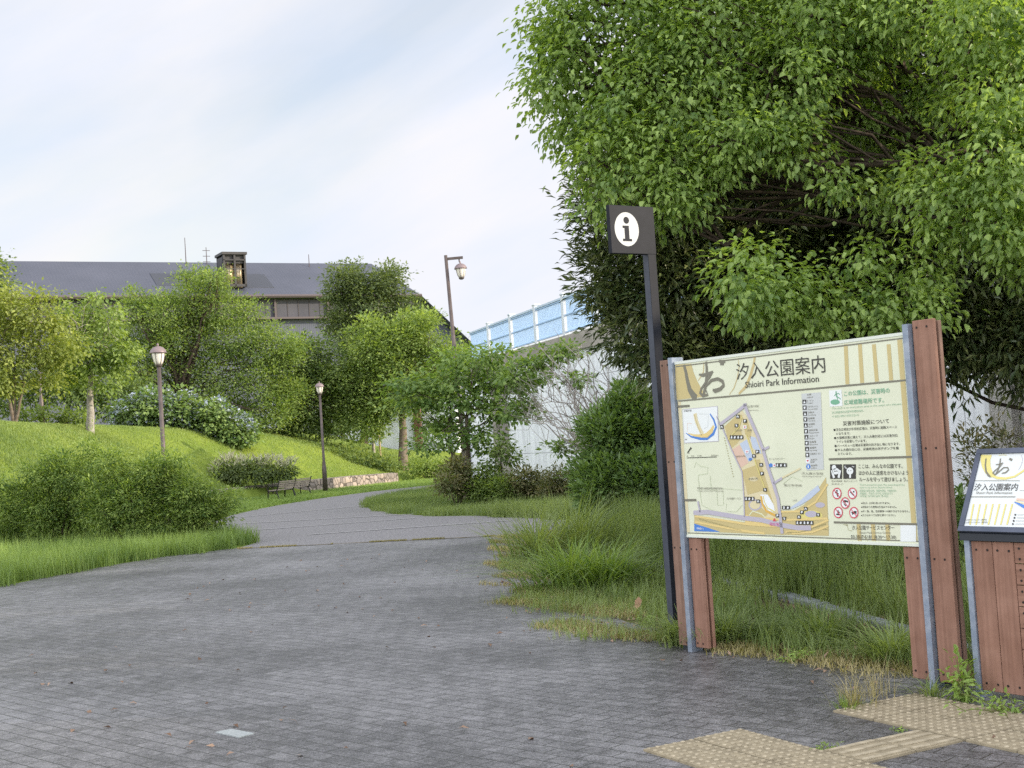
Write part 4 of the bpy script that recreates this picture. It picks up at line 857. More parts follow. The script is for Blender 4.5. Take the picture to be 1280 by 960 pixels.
def join(parts):
    Vs, Fs, Ts = [], [], []; b = 0
    for V_, F2, T_ in parts: Vs.append(V_); Fs.append(F2+b); Ts.append(T_); b += len(V_)
    return np.concatenate(Vs), np.concatenate(Fs), np.concatenate(Ts)
def sph(n):
    v = rng.normal(size=(n, 3)); return nrm(v)
def clusters(blobs, dens, shell=.62, upbias=0., inner=.18):
    """cluster centres near the shells of blobs (x,y,z,rx,ry,rz); dens per square metre"""
    B = np.array(blobs, float); out = []; dr = []
    for k, b in enumerate(B):
        r = (b[3]*b[4]*b[5])**(1/3); n = max(4, int(dens*4*math.pi*r*r)); d = sph(n); d[:, 2] += upbias; d = nrm(d)
        f = rng.uniform(shell, 1, n); m = rng.random(n) < inner; f[m] = rng.uniform(.15, .7, m.sum())
        f *= 1+.13*np.sin(d[:, 0]*5+k)*np.cos(d[:, 1]*4+2*k)+.1*np.sin(d[:, 2]*7+3*k)+rng.normal(0, .05, n); m = rng.random(n) < RAG; f[m] *= rng.uniform(1.0, 1.14, m.sum())
        P = b[:3]+d*f[:, None]*b[3:6]
        # drop those deep in another blob
        keep = np.ones(n, bool)
        for j, c in enumerate(B):
            if j != k: keep &= (((P-c[:3])/c[3:6])**2).sum(1) > .42
        out.append(P[keep]); dr.append(d[keep])
    return np.concatenate(out), np.concatenate(dr)
def spray(P, D, per, cr_, ll, lw, tmpl, droop=.4, outw=.6, flat=.55, sj=.38, tv=.25, curl=1., tbase=.5, updir=0.):
    """leaf sprays at cluster centres"""
    n = len(P); ct_ = np.clip(tbase+rng.normal(0, tv, n), 0, 1)
    PP = np.repeat(P, per, 0); DD = np.repeat(D, per, 0); m = len(PP)
    off = rng.normal(size=(m, 3))*cr_*np.array([1, 1, flat]); PP = PP+off
    d = nrm(off+1e-6)*.9+DD*outw+rng.normal(0, .35, (m, 3)); d[:, 2] += -droop+updir
    nn = rng.normal(0, .35, (m, 3))+np.array([0, 0, 1.])+DD*.5
    L_ = ll*rng.uniform(1-sj, 1+sj, m); W_ = lw*rng.uniform(1-sj, 1+sj, m)
    return leaves(PP, d, nn, L_, W_, tmpl, np.clip(np.repeat(ct_, per)+rng.normal(0, .12, m), 0, 1), curl)
def limb(mb, a, b, r0, r1, n=4, wob=.08, sides=6, sag=0.):
    a = np.array(a, float); b = np.array(b, float); Lg = np.linalg.norm(b-a); pts = []
    for k in range(n+1):
        t = k/n; p = a+(b-a)*t; 
        if 0 < k < n: p = p+rng.normal(0, wob*Lg/n, 3)
        p[2] += sag*math.sin(math.pi*t)*Lg; pts.append(tuple(p))
    mb.tube(pts, [r0+(r1-r0)*k/n for k in range(n+1)], sides, False); return pts
def put(name, verts, faces, tint, m, parent, base):
    o = obj(name, fast(name, verts-np.array(base), faces, {'tint': tint}), parent, [m]); return o
def tree(base, label, blobs, leafm, barkm, trunk_top, r0, dens, per, cr_, ll, lw, tmpl=DIAM, name='broadleaf_tree', cat='tree', group=None, droop=.3, outw=.6, flat=.55, shell=.62, tbase=.5, tv=.25, upbias=.0, nlimb=14, twigs=40, inner=.18, stems=None, curl=1., updir=0.):
    o = empty(name, tuple(float(c) for c in base), label, cat, group)
    P, D = clusters(blobs, dens*KD, shell, upbias, inner)
    V_, F2, T_ = spray(P, D, per, cr_, ll, lw, tmpl, droop, outw, flat, tbase=tbase, tv=tv, curl=curl, updir=updir)
    put('crown', V_, F2, T_, leafm, o, base)
    mb = MB(); base = np.array(base, float); tops = []
    for (tx, ty, tz, rr) in (stems or [(*trunk_top, r0)]):
        t = np.array((tx, ty, tz)); pts = limb(mb, base-np.array((0, 0, .15)), t, rr*1.15, rr*.6, 5, .05, 9); tops.append((t, rr*.6, [np.array(p) for p in pts]))
    B = np.array(blobs)
    for k in range(nlimb):
        b = B[k % len(B)]; t, rr, pts = tops[k % len(tops)]; st = pts[-1] if k < len(B) or len(pts) < 4 else pts[rng.integers(3, len(pts))]
        en = b[:3]+sph(1)[0]*b[3:6]*rng.uniform(.1, .75); p_ = limb(mb, st, en, rr*rng.uniform(.25, .6), rr*.1, 5, .22, 6, .06)
        for q in range(max(1, twigs//nlimb)):
            c = P[rng.integers(len(P))]; 
            near = P[np.argsort(((P-en)**2).sum(1)[:])[rng.integers(0, min(60, len(P)))]]
            limb(mb, p_[rng.integers(2, 6)], near, rr*.15, rr*.035+.002, 3, .2, 4)
    mb.v = [tuple(np.array(v)-base) for v in mb.v]
    mb.build('trunk', barkm, o, smooth=True)
    return o
def pb(px, py, r, Y, ry=None, rz=None, dz=1.):
    """blob from a circle seen in the photo at distance Y"""
    p = at(px, py, Y); R_ = r*Y/1634; return (p[0], Y, p[2], R_, ry if ry else R_, rz if rz else R_*dz)
L_CAM = leafmat('camphor_leaf', (.095, .19, .035), (.32, .46, .09), .45, .42, .35)
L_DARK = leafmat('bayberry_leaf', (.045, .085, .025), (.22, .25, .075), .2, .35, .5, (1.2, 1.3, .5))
L_YEL = leafmat('yellow_green_leaf', (.16, .22, .035), (.32, .37, .07), .42, .5, .25)
L_MID = leafmat('mid_green_leaf', (.09, .165, .035), (.27, .37, .075), .43, .5, .25)
L_DEEP = leafmat('deep_green_leaf', (.065, .125, .03), (.2, .28, .06), .38, .5, .25)
L_DULL = leafmat('dull_green_leaf', (.075, .12, .045), (.18, .24, .07), .35, .5, .2)
L_MAP = leafmat('layered_leaf', (.08, .165, .035), (.24, .36, .075), .45, .5, .25)
L_PIT = leafmat('glossy_shrub_leaf', (.075, .16, .04), (.19, .31, .07), .3, .4, .4)
L_RED = leafmat('reddish_hedge_leaf', (.085, .125, .04), (.22, .19, .085), .3, .5, .2)
# --- the big camphor over the board
cb = [pb(*a) for a in ((775, 25, 105, 11.8), (735, 105, 80, 11.8), (722, 60, 62, 11.9), (850, 130, 115, 11.6), (790, 215, 78, 11.4), (850, 240, 46, 11.2), (905, 55, 105, 11.6), (925, 172, 58, 11), (985, 100, 66, 11), (1015, 10, 85, 11), (1125, -5, 75, 10.8), (995, 185, 34, 10.8), (1050, 225, 26, 10.7),
    (1080, 150, 42, 11.6), (1135, 215, 36, 11.4), (1065, 65, 46, 11.6), (1160, 120, 36, 11.4), (1100, 250, 24, 11), (950, 352, 55, 10.5), (925, 368, 38, 10.3), (1030, 375, 50, 10.5), (1110, 385, 34, 10.3), (1150, 340, 34, 10.4), (1085, 315, 24, 10.4), (1205, 265, 48, 10.2), (1262, 205, 75, 10), (1275, 110, 78, 10), (1232, 25, 66, 10), (1170, 240, 42, 10.2), (1160, 395, 28, 10.2), (1250, 300, 40, 9.9), (1330, 300, 70, 10),
    (770, -120, 130, 12), (930, -130, 140, 11.8), (1100, -140, 140, 11.5), (1270, -120, 130, 11), (1400, 30, 130, 11), (1420, 220, 110, 11.2), (900, -10, 120, 13.4), (1100, -60, 140, 13.4), (1350, -40, 140, 13.6))]
ctr = at(1345, 300, 12.3)
tree((ctr[0], 12.3, .1), 'big bright green broadleaf tree hanging over the map board from the upper right', cb, L_CAM, BARKD, (ctr[0]-.1, 12.2, 3.0), .2, 12.5, 25, .095, .064, .044, OVATE, droop=.75, outw=.5, flat=.7, shell=.72, nlimb=12, twigs=120, tv=.22, tbase=.55, inner=.12, curl=1.2)
# --- dark bayberry trees behind
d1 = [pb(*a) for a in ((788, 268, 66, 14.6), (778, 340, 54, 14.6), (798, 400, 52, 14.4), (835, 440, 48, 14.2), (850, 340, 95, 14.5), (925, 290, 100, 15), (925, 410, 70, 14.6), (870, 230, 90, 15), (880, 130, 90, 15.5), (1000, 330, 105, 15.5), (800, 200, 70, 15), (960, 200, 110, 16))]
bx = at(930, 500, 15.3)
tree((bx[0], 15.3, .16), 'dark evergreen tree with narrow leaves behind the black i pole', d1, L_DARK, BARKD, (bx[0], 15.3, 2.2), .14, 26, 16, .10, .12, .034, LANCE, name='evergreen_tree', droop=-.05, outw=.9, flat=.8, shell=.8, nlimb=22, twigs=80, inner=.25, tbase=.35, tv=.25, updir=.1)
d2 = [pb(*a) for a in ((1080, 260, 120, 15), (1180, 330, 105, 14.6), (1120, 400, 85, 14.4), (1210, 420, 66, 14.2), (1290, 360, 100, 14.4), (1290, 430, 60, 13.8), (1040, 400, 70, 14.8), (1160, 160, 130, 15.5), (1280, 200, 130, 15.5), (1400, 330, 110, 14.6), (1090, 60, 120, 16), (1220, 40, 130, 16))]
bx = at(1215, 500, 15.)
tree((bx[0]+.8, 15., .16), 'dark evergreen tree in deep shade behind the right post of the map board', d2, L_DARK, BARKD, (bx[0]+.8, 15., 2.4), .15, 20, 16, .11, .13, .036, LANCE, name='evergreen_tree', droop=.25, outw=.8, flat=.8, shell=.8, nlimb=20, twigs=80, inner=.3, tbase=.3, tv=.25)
# --- glossy rounded shrub left of the pole
sb = [pb(*a) for a in ((775, 600, 48, 21.3), (800, 545, 42, 21.5), (765, 545, 36, 21.4), (755, 610, 32, 21), (815, 610, 42, 20.8), (790, 510, 26, 21.5))]
g_ = gnd(785, 652); tree((sb[0][0], 21.4, .15), 'dense round glossy green shrub left of the black i pole', sb, L_PIT, BARK, (sb[0][0], 21.4, 1.0), .05, 44, 15, .08, .12, .045, LANCE, name='round_shrub', cat='shrub', droop=-.3, outw=.9, flat=.8, shell=.8, nlimb=8, twigs=24, updir=.2)
# --- sparse nandina like shrub and green bush behind the lectern
nb = [pb(*a) for a in ((1215, 560, 34, 11.5), (1260, 555, 36, 11.5), (1235, 600, 30, 11.3), (1300, 560, 35, 11.5))]
tree((nb[1][0], 11.5, .15), 'thin leggy shrub with reddish tips in front of the pale wall behind the lectern', nb, L_RED, BARKD, (nb[1][0], 11.5, .75), .018, 22, 9, .05, .065, .022, DIAM, name='leggy_shrub', cat='shrub', droop=-.3, outw=.5, shell=.5, nlimb=12, twigs=60, inner=.3, updir=.3,
     stems=[(nb[0][0], 11.5, .9, .014), (nb[1][0], 11.5, 1., .014), (nb[2][0], 11.3, .8, .012), (nb[3][0], 11.5, .9, .012)])
gb = [pb(*a) for a in ((1200, 650, 36, 10.8), (1215, 690, 36, 10.6), (1260, 660, 50, 10.8), (1180, 700, 30, 10.8))]
tree((gb[1][0], 10.7, .15), 'low leafy green bush filling the gap between the right post and the lectern', gb, L_PIT, BARK, (gb[1][0], 10.7, .4), .02, 40, 10, .06, .09, .034, OVATE, name='leafy_bush', cat='bush', droop=.1, nlimb=6, twigs=20)
ub = [pb(*a) for a in ((1090, 685, 22, 14.2), (1040, 680, 22, 14.6), (960, 672, 24, 15.5), (1125, 690, 22, 13.6))]
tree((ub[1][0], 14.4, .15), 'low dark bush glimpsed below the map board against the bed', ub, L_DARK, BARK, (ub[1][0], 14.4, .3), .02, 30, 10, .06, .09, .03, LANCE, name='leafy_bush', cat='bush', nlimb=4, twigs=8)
# --- half bare tree by the wall
hb = [pb(*a) for a in ((668, 455, 30, 28, None, .25), (700, 440, 34, 28, None, .25), (640, 470, 26, 28, None, .25), (655, 500, 20, 28, None, .25), (720, 475, 22, 27.5, None, .2), (700, 560, 18, 27, None, .2), (735, 545, 22, 27, None, .3), (640, 515, 16, 28, None, .2))]
tp = at(752, 600, 26.5); z0 = .1
ob = tree((tp[0], 26.5, z0), 'half bare tree with thin arching grey branches against the pale wall', hb, L_MAP, BARKG, (tp[0]-.2, 26.5, 1.2), .06, 9, 9, .12, .12, .075, DIAM, shell=.3, nlimb=22, twigs=120, droop=.2, flat=.3, inner=.5)
mb = MB()
for k in range(16):
    a = at(rng.uniform(735, 765), rng.uniform(520, 590), 26.5); e = at(rng.uniform(655, 790), rng.uniform(425, 540), 26.5+rng.uniform(-1, 1)); pts = limb(mb, a, e, .022, .006, 6, .22, 5, .08)
    for q in range(5): s_ = np.array(pts[rng.integers(2, 7)]); limb(mb, s_, s_+rng.normal(0, .32, 3)+np.array((-.1, 0, .2)), .008, .003, 3, .25, 4)
mb.v = [(v[0]-tp[0], v[1]-26.5, v[2]-z0) for v in mb.v]; mb.build('branches', BARKG, ob)
# --- layered tree on the island
Yg = 33.
lb = []
for (x, y, r) in ((600, 470, 48), (560, 480, 46), (640, 478, 44), (525, 500, 42), (590, 505, 46), (640, 515, 38), (550, 530, 40), (505, 480, 28), (610, 445, 34), (570, 450, 38), (665, 470, 26), (590, 545, 36), (540, 555, 30), (620, 560, 22), (680, 455, 18)):
    for dz in (0,): lb.append(pb(x, y, r, Yg+rng.uniform(-.9, .9), None, r*Yg/1634*.34))
tb = gnd(588, 627); gz = .02
tree((tb[0], Yg, gz), 'layered dark green tree with forked slim trunk on the grass island', lb, L_MAP, BARK, None, .1, 7, 11, .19, .13, .085, DIAM, shell=.5, nlimb=24, twigs=110, droop=.35, flat=.35, upbias=.1, tv=.3, inner=.15,
     stems=[(*at(583, 520, Yg), .075), (*at(560, 555, Yg+.3), .06)])
# --- trees on the left slope and behind
def gz_(x, y): return float(hgt(x, y))
def ptree(px, py, Y, **k):
    p = at(px, py, Y); return (p[0], Y, gz_(p[0], Y))
def sat(circ, k=3, f=.38, sh=.86):
    """shrink the main clumps and set small ones round their rims for an uneven outline"""
    out = [(a[0], a[1], a[2]*sh, *a[3:]) for a in circ]
    for a in circ:
        for _ in range(k):
            an = rng.uniform(-.3, math.pi+.3); out.append((a[0]+a[2]*1.0*math.cos(an), a[1]-a[2]*.95*math.sin(an), a[2]*f*rng.uniform(.6, 1.2), *a[3:]))
    return out
def simple(px, py, Y, label, circ, lm, bm, ttop, r0, dens, per, cr_, ll, lw, **kw):
    bs = ptree(px, py, Y); circ = sat(circ); bl = [pb(a[0], a[1], a[2], Y+(a[3] if len(a) > 3 else rng.uniform(-.8, .8)), None, None, kw.get('dzz', .8)) for a in circ]; kw.pop('dzz', None)
    return tree(bs, label, bl, lm, bm, tuple(at(*ttop, Y)) if ttop else None, r0, dens*.95, int(per*1.35), cr_*1.1, ll, lw, **kw)
simple(18, 525, 40, 'yellow-green multi-stemmed tree cut by the left edge of the photo', ((10, 400, 40), (50, 400, 34), (25, 440, 42), (60, 435, 34), (-25, 420, 50), (5, 475, 34), (60, 475, 26), (40, 385, 22), (-30, 470, 40), (-40, 370, 40), (75, 440, 20)), L_YEL, BARK, None, .1, 6, 11, .2, .13, .075, stems=[(*at(8, 470, 40), .06), (*at(30, 480, 40), .05), (*at(18, 465, 40), .05)], tbase=.55, shell=.45, nlimb=18, twigs=60)
simple(112, 527, 43, 'small tree with pale grey straight trunk on the lawn crest', ((105, 405, 32), (135, 410, 24), (85, 420, 22), (115, 440, 36), (90, 465, 28), (140, 455, 26), (118, 385, 18), (150, 440, 18), (130, 480, 18), (80, 445, 20)), L_MID, BARKG, (113, 470), .13, 5, 10, .17, .15, .09, shell=.4, nlimb=16, twigs=50, droop=.5, tbase=.6)
simple(222, 540, 60, 'broad spreading tree with the largest crown among the left trees', ((245, 375, 36), (205, 395, 42), (275, 385, 40), (180, 420, 38), (230, 425, 52), (290, 420, 48), (170, 455, 34), (335, 440, 36), (215, 470, 44), (280, 470, 52), (330, 480, 40), (345, 515, 30), (310, 520, 36), (170, 480, 28), (265, 510, 34), (240, 350, 18), (355, 450, 18), (180, 385, 16)), L_MID, BARKD, (228, 500), .26, 5.5, 12, .22, .13, .07, shell=.55, nlimb=30, twigs=120, droop=.1, updir=.3, tbase=.5, tv=.3)
simple(350, 560, 62, 'dark green tree between the broad tree and the lantern lamp', ((375, 455, 36), (395, 445, 26), (355, 475, 28), (400, 480, 34), (375, 510, 38), (405, 530, 28), (350, 540, 26), (365, 440, 20), (420, 470, 22), (440, 500, 26)), L_DEEP, BARKD, (375, 520), .16, 4.5, 11, .26, .17, .1, shell=.55, tbase=.5, tv=.35, nlimb=12, twigs=30)
simple(455, 560, 78, 'tall dull green tree rising above the others against the hall roof', ((440, 360, 26), (480, 355, 24), (430, 385, 26), (465, 385, 36), (495, 390, 24), (435, 420, 28), (470, 425, 40), (505, 425, 26), (450, 460, 34), (490, 460, 34), (440, 345, 14), (485, 343, 12), (425, 405, 18), (515, 405, 14)), L_DULL, BARKD, (462, 400), .22, 3.6, 12, .28, .2, .11, shell=.5, tbase=.4, nlimb=16, twigs=30, dzz=1., updir=.2)
simple(505, 592, 62, 'round yellow-topped tree with thick straight trunk at the end of the stone wall', ((495, 425, 32), (530, 425, 28), (460, 440, 30), (495, 460, 42), (540, 455, 30), (450, 475, 32), (480, 500, 38), (520, 495, 34), (445, 510, 26), (550, 480, 22), (560, 440, 20), (475, 415, 20), (520, 408, 18), (470, 530, 26), (430, 480, 18)), L_MID, BARK, (502, 500), .22, 5, 12, .24, .16, .09, shell=.6, tbase=.65, nlimb=18, twigs=50, droop=.2, updir=.25)
simple(467, 560, 66, 'slim young tree beside the thick trunk at the end of the stone wall', ((465, 535, 16), (475, 520, 18), (455, 520, 14), (440, 555, 12)), L_MID, BARKG, (467, 520), .08, 4, 9, .22, .16, .09, nlimb=5, twigs=8)
p = ptree(475, 560, 64); mb = MB(); mb.tube([(0, 0, 0), (0, 0, 1.15)], .045, 6); o = mb.build('support_stake', mat('pale_stake', (.38, .3, .2), .8, .2)); o.location = p; tag(o, 'pale wooden stake beside the slim young tree', 'stake')
simple(552, 552, 88, 'far small tree with thin dark trunk between the white wall and the walkway', ((550, 505, 26), (575, 510, 26), (535, 520, 18), (565, 490, 26)), L_DEEP, BARKD, (552, 515), .13, 3, 10, .3, .2, .12, nlimb=6, twigs=8)
simple(430, 560, 75, 'loose green tree far behind the lantern lamp in front of the white wall', ((425, 520, 26), (445, 500, 30), (405, 505, 28), (415, 545, 20), (390, 540, 20)), L_DULL, BARKD, (425, 530), .12, 3.5, 10, .28, .2, .11, nlimb=8, twigs=16)
simple(75, 525, 58, 'shady green tree behind the pale-trunked small tree', ((60, 480, 34), (95, 490, 34), (130, 500, 34), (165, 500, 30), (30, 490, 34), (0, 495, 34), (190, 520, 26)), L_DEEP, BARKD, (90, 490), .15, 4, 11, .28, .17, .1, nlimb=12, twigs=20)
simple(-8, 520, 70, 'tall tree whose tip just enters at the left edge above the roof line', ((-14, 330, 14), (-22, 360, 26), (-20, 400, 30)), L_DEEP, BARKD, (-18, 400), .15, 4, 10, .3, .2, .12, nlimb=6, twigs=10)
# --- hydrangeas
def bush(name, label, cat, circ, Y, lm, dens, per, cr_, ll, lw, tmpl=DIAM, group=None, **kw):
    bl = []
    for a in circ: p = pb(a[0], a[1], a[2], Y+(a[3] if len(a) > 3 else rng.uniform(-.4, .4)), None, None, kw.get('dzz', .8)); bl.append(p)
    kw.pop('dzz', None); x = float(np.mean([b[0] for b in bl])); z = gz_(x, Y); st = [(b[0], b[1], b[2], .02) for b in bl[:4]]
    return tree((x, Y, z), label, bl, lm, BARKD, None, .02, dens, per, cr_, ll, lw, tmpl, name=name, cat=cat, group=group, stems=st, nlimb=4, twigs=8, **kw)
L_HYD = leafmat('hydrangea_leaf', (.09, .18, .04), (.22, .32, .07), .3, .5, .25)
L_FLW = leafmat('hydrangea_petal', (.26, .33, .46), (.50, .56, .62), .2, .7, .1, (1, 1, 1))
for i_, (circ, lab) in enumerate(((((165, 515, 22), (190, 508, 26), (185, 530, 22), (155, 525, 16)), 'hydrangea bush with bluish-white flower heads, the left end of the row on the lawn'),
        (((225, 512, 28), (215, 535, 24), (240, 530, 24)), 'hydrangea bush with many pale flower heads directly behind the nearer lamp pole'),
        (((268, 520, 24), (265, 538, 20), (285, 530, 20)), 'hydrangea bush with pale blue heads right of the nearer lamp pole'),
        (((300, 535, 20), (305, 543, 16), (290, 545, 14)), 'hydrangea bush with white-green heads, the right end of the row'))):
    o = bush('hydrangea_bush', lab, 'hydrangea', circ, 53, L_HYD, 9, 10, .16, .17, .12, group='hydrangeas on the lawn', tbase=.55)
    bl = [pb(a[0], a[1], a[2]*1.04, 53, None, None, .8) for a in circ]; P, D = clusters(bl, 9, .95, .35, 0); P = P[(D[:, 1] < .5)]; n = len(P)
    V_, F2, T_ = spray(P, nrm(np.tile([0, -.5, 1.], (n, 1))), 9, .07, .1, .09, DIAM, 0, .3, .4, tv=.3); put('flower_heads', V_, F2, T_, L_FLW, o, o.location)['kind'] = 'stuff'
# --- hedges and bushes mid distance
L_LIME = leafmat('lime_bush_leaf', (.12, .2, .03), (.24, .33, .05), .4, .5, .25)
bush('clipped_bush', 'lime green low bush on the lawn crest under the yellow-green tree', 'bush', ((30, 518, 12), (52, 518, 12), (78, 519, 13), (100, 520, 12)), 44, L_LIME, 14, 10, .1, .12, .07, group='lime bushes on the lawn crest')
bush('clipped_bush', 'row of dark clipped bushes with yellow tips behind the sunlit grass slope', 'hedge', ((375, 562, 12), (395, 566, 13), (415, 568, 14), (435, 572, 15), (455, 576, 15), (475, 579, 15), (492, 582, 13), (355, 560, 11)), 60, L_DEEP, 7, 11, .18, .14, .08, tbase=.6)
bush('clipped_bush', 'yellow-green bush right of the thick straight trunk', 'bush', ((520, 586, 14), (540, 588, 14), (556, 586, 12), (532, 580, 10)), 58, L_LIME, 8, 11, .16, .14, .08, tbase=.4)
L_PLM = leafmat('plume', (.42, .42, .28), (.62, .62, .46), .4, .7, .1, (1.1, 1.1, .9))
for circ, lab in ((((285, 588, 16), (300, 590, 16), (275, 596, 12)), 'white-plumed bush at the left end of the stone wall'), (((322, 590, 16), (340, 588, 16), (358, 590, 14)), 'white-plumed bush above the benches')):
    o = bush('plumed_bush', lab, 'bush', circ, 49, L_DULL, 12, 10, .13, .13, .07, group='white-plumed bushes')
    bl = [pb(a[0], a[1], a[2], 49, None, None, .9) for a in circ]; P, D = clusters(bl, 9, .9, .6, 0); P = P[D[:, 2] > .2]; D = D[D[:, 2] > .2]
    V_, F2, T_ = spray(P, D, 3, .05, .34, .045, LANCE, -.9, .5, .4, tv=.3); put('plumes', V_, F2, T_, L_PLM, o, o.location)['kind'] = 'stuff'
for circ, lab, lm in ((((570, 590, 18), (560, 605, 16), (580, 608, 18), (575, 580, 12)), 'reddish-brown twiggy bush at the left end of the island hedge', L_RED), (((612, 598, 22), (600, 612, 18), (628, 610, 20)), 'green bush around the foot of the forked tree on the island', L_MID),
        (((655, 600, 22), (645, 612, 18), (672, 606, 20)), 'reddish bush in the middle of the island hedge', L_RED), (((700, 600, 22), (690, 612, 18), (718, 604, 20), (738, 600, 18)), 'brown-tipped bush of the island hedge next to the round glossy shrub', L_RED)):
    bush('hedge_bush', lab, 'bush', circ, 30.5 if circ[0][0] < 690 else 29, lm, 34, 11, .09, .09, .04, group='bushes of the island hedge', shell=.5, updir=.3)
hs = [pb(*a) for a in ((625, 565, 14, 30.5), (610, 580, 12, 30.5), (642, 572, 12, 30.5), (632, 550, 8, 30.5))]
tree((hs[0][0], 30.5, .02), 'thin dark-leaved sapling before the pale wall behind the island hedge', hs, L_DEEP, BARKD, tuple(hs[0][:3]), .02, 12, 8, .1, .1, .07, DIAM, name='sapling', cat='sapling', nlimb=8, twigs=30, shell=.3, inner=.4)
# --- foreground left shrubs
L_FG = leafmat('feathery_shrub_leaf', (.055, .125, .025), (.27, .38, .07), .42, .5, .2)
for circ, lab, Y in ((((60, 612, 36), (92, 595, 34), (30, 625, 30), (100, 620, 36), (10, 625, 28), (60, 630, 30), (80, 580, 16), (112, 562, 11), (20, 655, 24), (55, 655, 24), (95, 655, 26)), 'dark feathery foreground shrub at the left end of the mass by the plaza', 25),
        (((150, 606, 34), (190, 596, 28), (165, 625, 36), (130, 640, 28), (200, 620, 36), (140, 575, 18), (135, 658, 22), (170, 655, 22), (205, 652, 22)), 'feathery foreground shrub in the middle, below the nearer lamp', 24),
        (((232, 622, 32), (258, 632, 24), (240, 640, 28), (215, 600, 28), (275, 640, 18), (235, 658, 18), (262, 655, 14), (205, 575, 14), (285, 620, 12)), 'feathery foreground shrub ending in thin shoots by the asphalt path', 24)):
    o = bush('feathery_shrub', lab, 'shrub', sat(circ, 3, .35, .92), Y, L_FG, 32, 14, .11, .075, .026, group='foreground shrubs left of the plaza', shell=.55, tv=.35, dzz=.9, outw=.8, updir=.25, flat=.35)
    bl = [pb(a[0], a[1], a[2], Y, None, None, .9) for a in circ]; P, D = clusters(bl, 2.2, 1., .5, 0); m = D[:, 2] > .1; P = P[m]; D = D[m]; D[:, 2] += .5; D = nrm(D)
    ps = []
    for q in range(9):
        t = q/8*.42; ps.append(spray(P+D*t, D, 3, .022, .06, .02, DIAM, 0, .7, .5, tv=.2, tbase=.7))
    V_, F2, T_ = join(ps); put('shoots', V_, F2, T_, L_FG, o, o.location)['kind'] = 'stuff'
# ------------------------------------------------------------------ grass
def blades(XY, Z, hgt_, wd, bend, tint, seg=3, lean=None, hv=.35):
    n = len(XY); h = hgt_*rng.uniform(1-hv, 1+hv, n) if np.isscalar(hgt_) else hgt_; an = rng.uniform(0, 2*math.pi, n)
    d = np.stack([np.cos(an), np.sin(an)], 1)
    if lean is not None: d = d*.7+lean; d /= np.linalg.norm(d, axis=1, keepdims=True)
    s_ = np.stack([-d[:, 1], d[:, 0]], 1); bd = bend*rng.uniform(.3, 1.6, n); w_ = wd*rng.uniform(.6, 1.3, n); Vs = []
    for k in range(seg+1):
        t = k/seg; r = h*bd*t**1.8; z = h*(t-bd*.35*t**2.6); ww = w_*(1-t**1.6)*.5 if k < seg else w_*0
        c = np.stack([XY[:, 0]+d[:, 0]*r, XY[:, 1]+d[:, 1]*r, Z+z], 1); o3 = np.concatenate([s_*ww[:, None], np.zeros((n, 1))], 1)
        if k < seg: Vs += [c+o3, c-o3]
        else: Vs.append(c)
    V_ = np.stack(Vs, 1); kk = V_.shape[1]; f = []
    for k in range(seg-1): f += [(2*k, 2*k+1, 2*k+3), (2*k, 2*k+3, 2*k+2)]
    f.append((2*seg-2, 2*seg-1, 2*seg)); f = np.array(f)
    return V_.reshape(-1, 3), (f[None]+(np.arange(n)*kk)[:, None, None]).reshape(-1, 3), np.repeat(tint, kk)
def inpoly(XY, poly):
    x, y = XY[:, 0], XY[:, 1]; ins = np.zeros(len(x), bool); P = np.array(poly); j = len(P)-1
    for i in range(len(P)):
        c = ((P[i, 1] > y) != (P[j, 1] > y)) & (x < (P[j, 0]-P[i, 0])*(y-P[i, 1])/(P[j, 1]-P[i, 1]+1e-12)+P[i, 0]); ins ^= c; j = i
    return ins
def scatter(x0, x1, y0, y1, n, inside=(), outside=(), patch=None, rag=.1):
    XY = np.stack([rng.uniform(x0, x1, n), rng.uniform(y0, y1, n)], 1); m = np.ones(n, bool)
    q_ = XY+rag*np.stack([np.sin(XY[:, 1]*3.1+1)+.7*np.sin(XY[:, 1]*7.7+XY[:, 0]*2)+rng.normal(0, .5, n), np.sin(XY[:, 0]*3.7+2)+.7*np.sin(XY[:, 0]*8.3+XY[:, 1]*3)+rng.normal(0, .5, n)], 1)
    for p in inside: m &= inpoly(q_, p)
    for p in outside: m &= ~inpoly(XY, p)
    XY = XY[m]
    if patch:
        f = np.sin(XY[:, 0]*patch[0]+1.3)*np.sin(XY[:, 1]*patch[0]*.8+.4)+np.sin(XY[:, 0]*patch[0]*2.3+XY[:, 1]*1.7*patch[0]); XY = XY[rng.random(len(XY)) < np.clip(.5+patch[1]*f, patch[2] if len(patch) > 2 else .05, 1)]
    return XY
def patchtint(XY, s=.5, a=.22, b=.5): return np.clip(b+a*np.sin(XY[:, 0]*s*2.1+.7)*np.sin(XY[:, 1]*s*1.3)+.12*np.sin(XY[:, 0]*s*7)*np.cos(XY[:, 1]*s*5)+rng.normal(0, .14, len(XY)), 0, 1)
def grass(name, XY, h, wd, bend, m, zoff=0, seg=3, tint=None, **k):
    if tint is None: tint = patchtint(XY)
    V_, F2, T_ = blades(XY, hgt(XY[:, 0], XY[:, 1])+zoff, h, wd, bend, tint, seg, **k)
    return tag(obj(name, fast(name, V_, F2, {'tint': T_}), mats=[m]), kind='stuff')
G_LUSH = leafmat('lush_grass', (.10, .19, .035), (.26, .38, .075), .35, .55, .2)
G_LAWN = leafmat('lawn_grass', (.135, .215, .05), (.29, .37, .085), .35, .6, .15)
G_SHADE = leafmat('bed_grass', (.10, .17, .045), (.25, .33, .1), .4, .55, .2)
G_DRY = leafmat('dry_grass', (.20, .19, .06), (.45, .38, .19), .3, .7, .1)
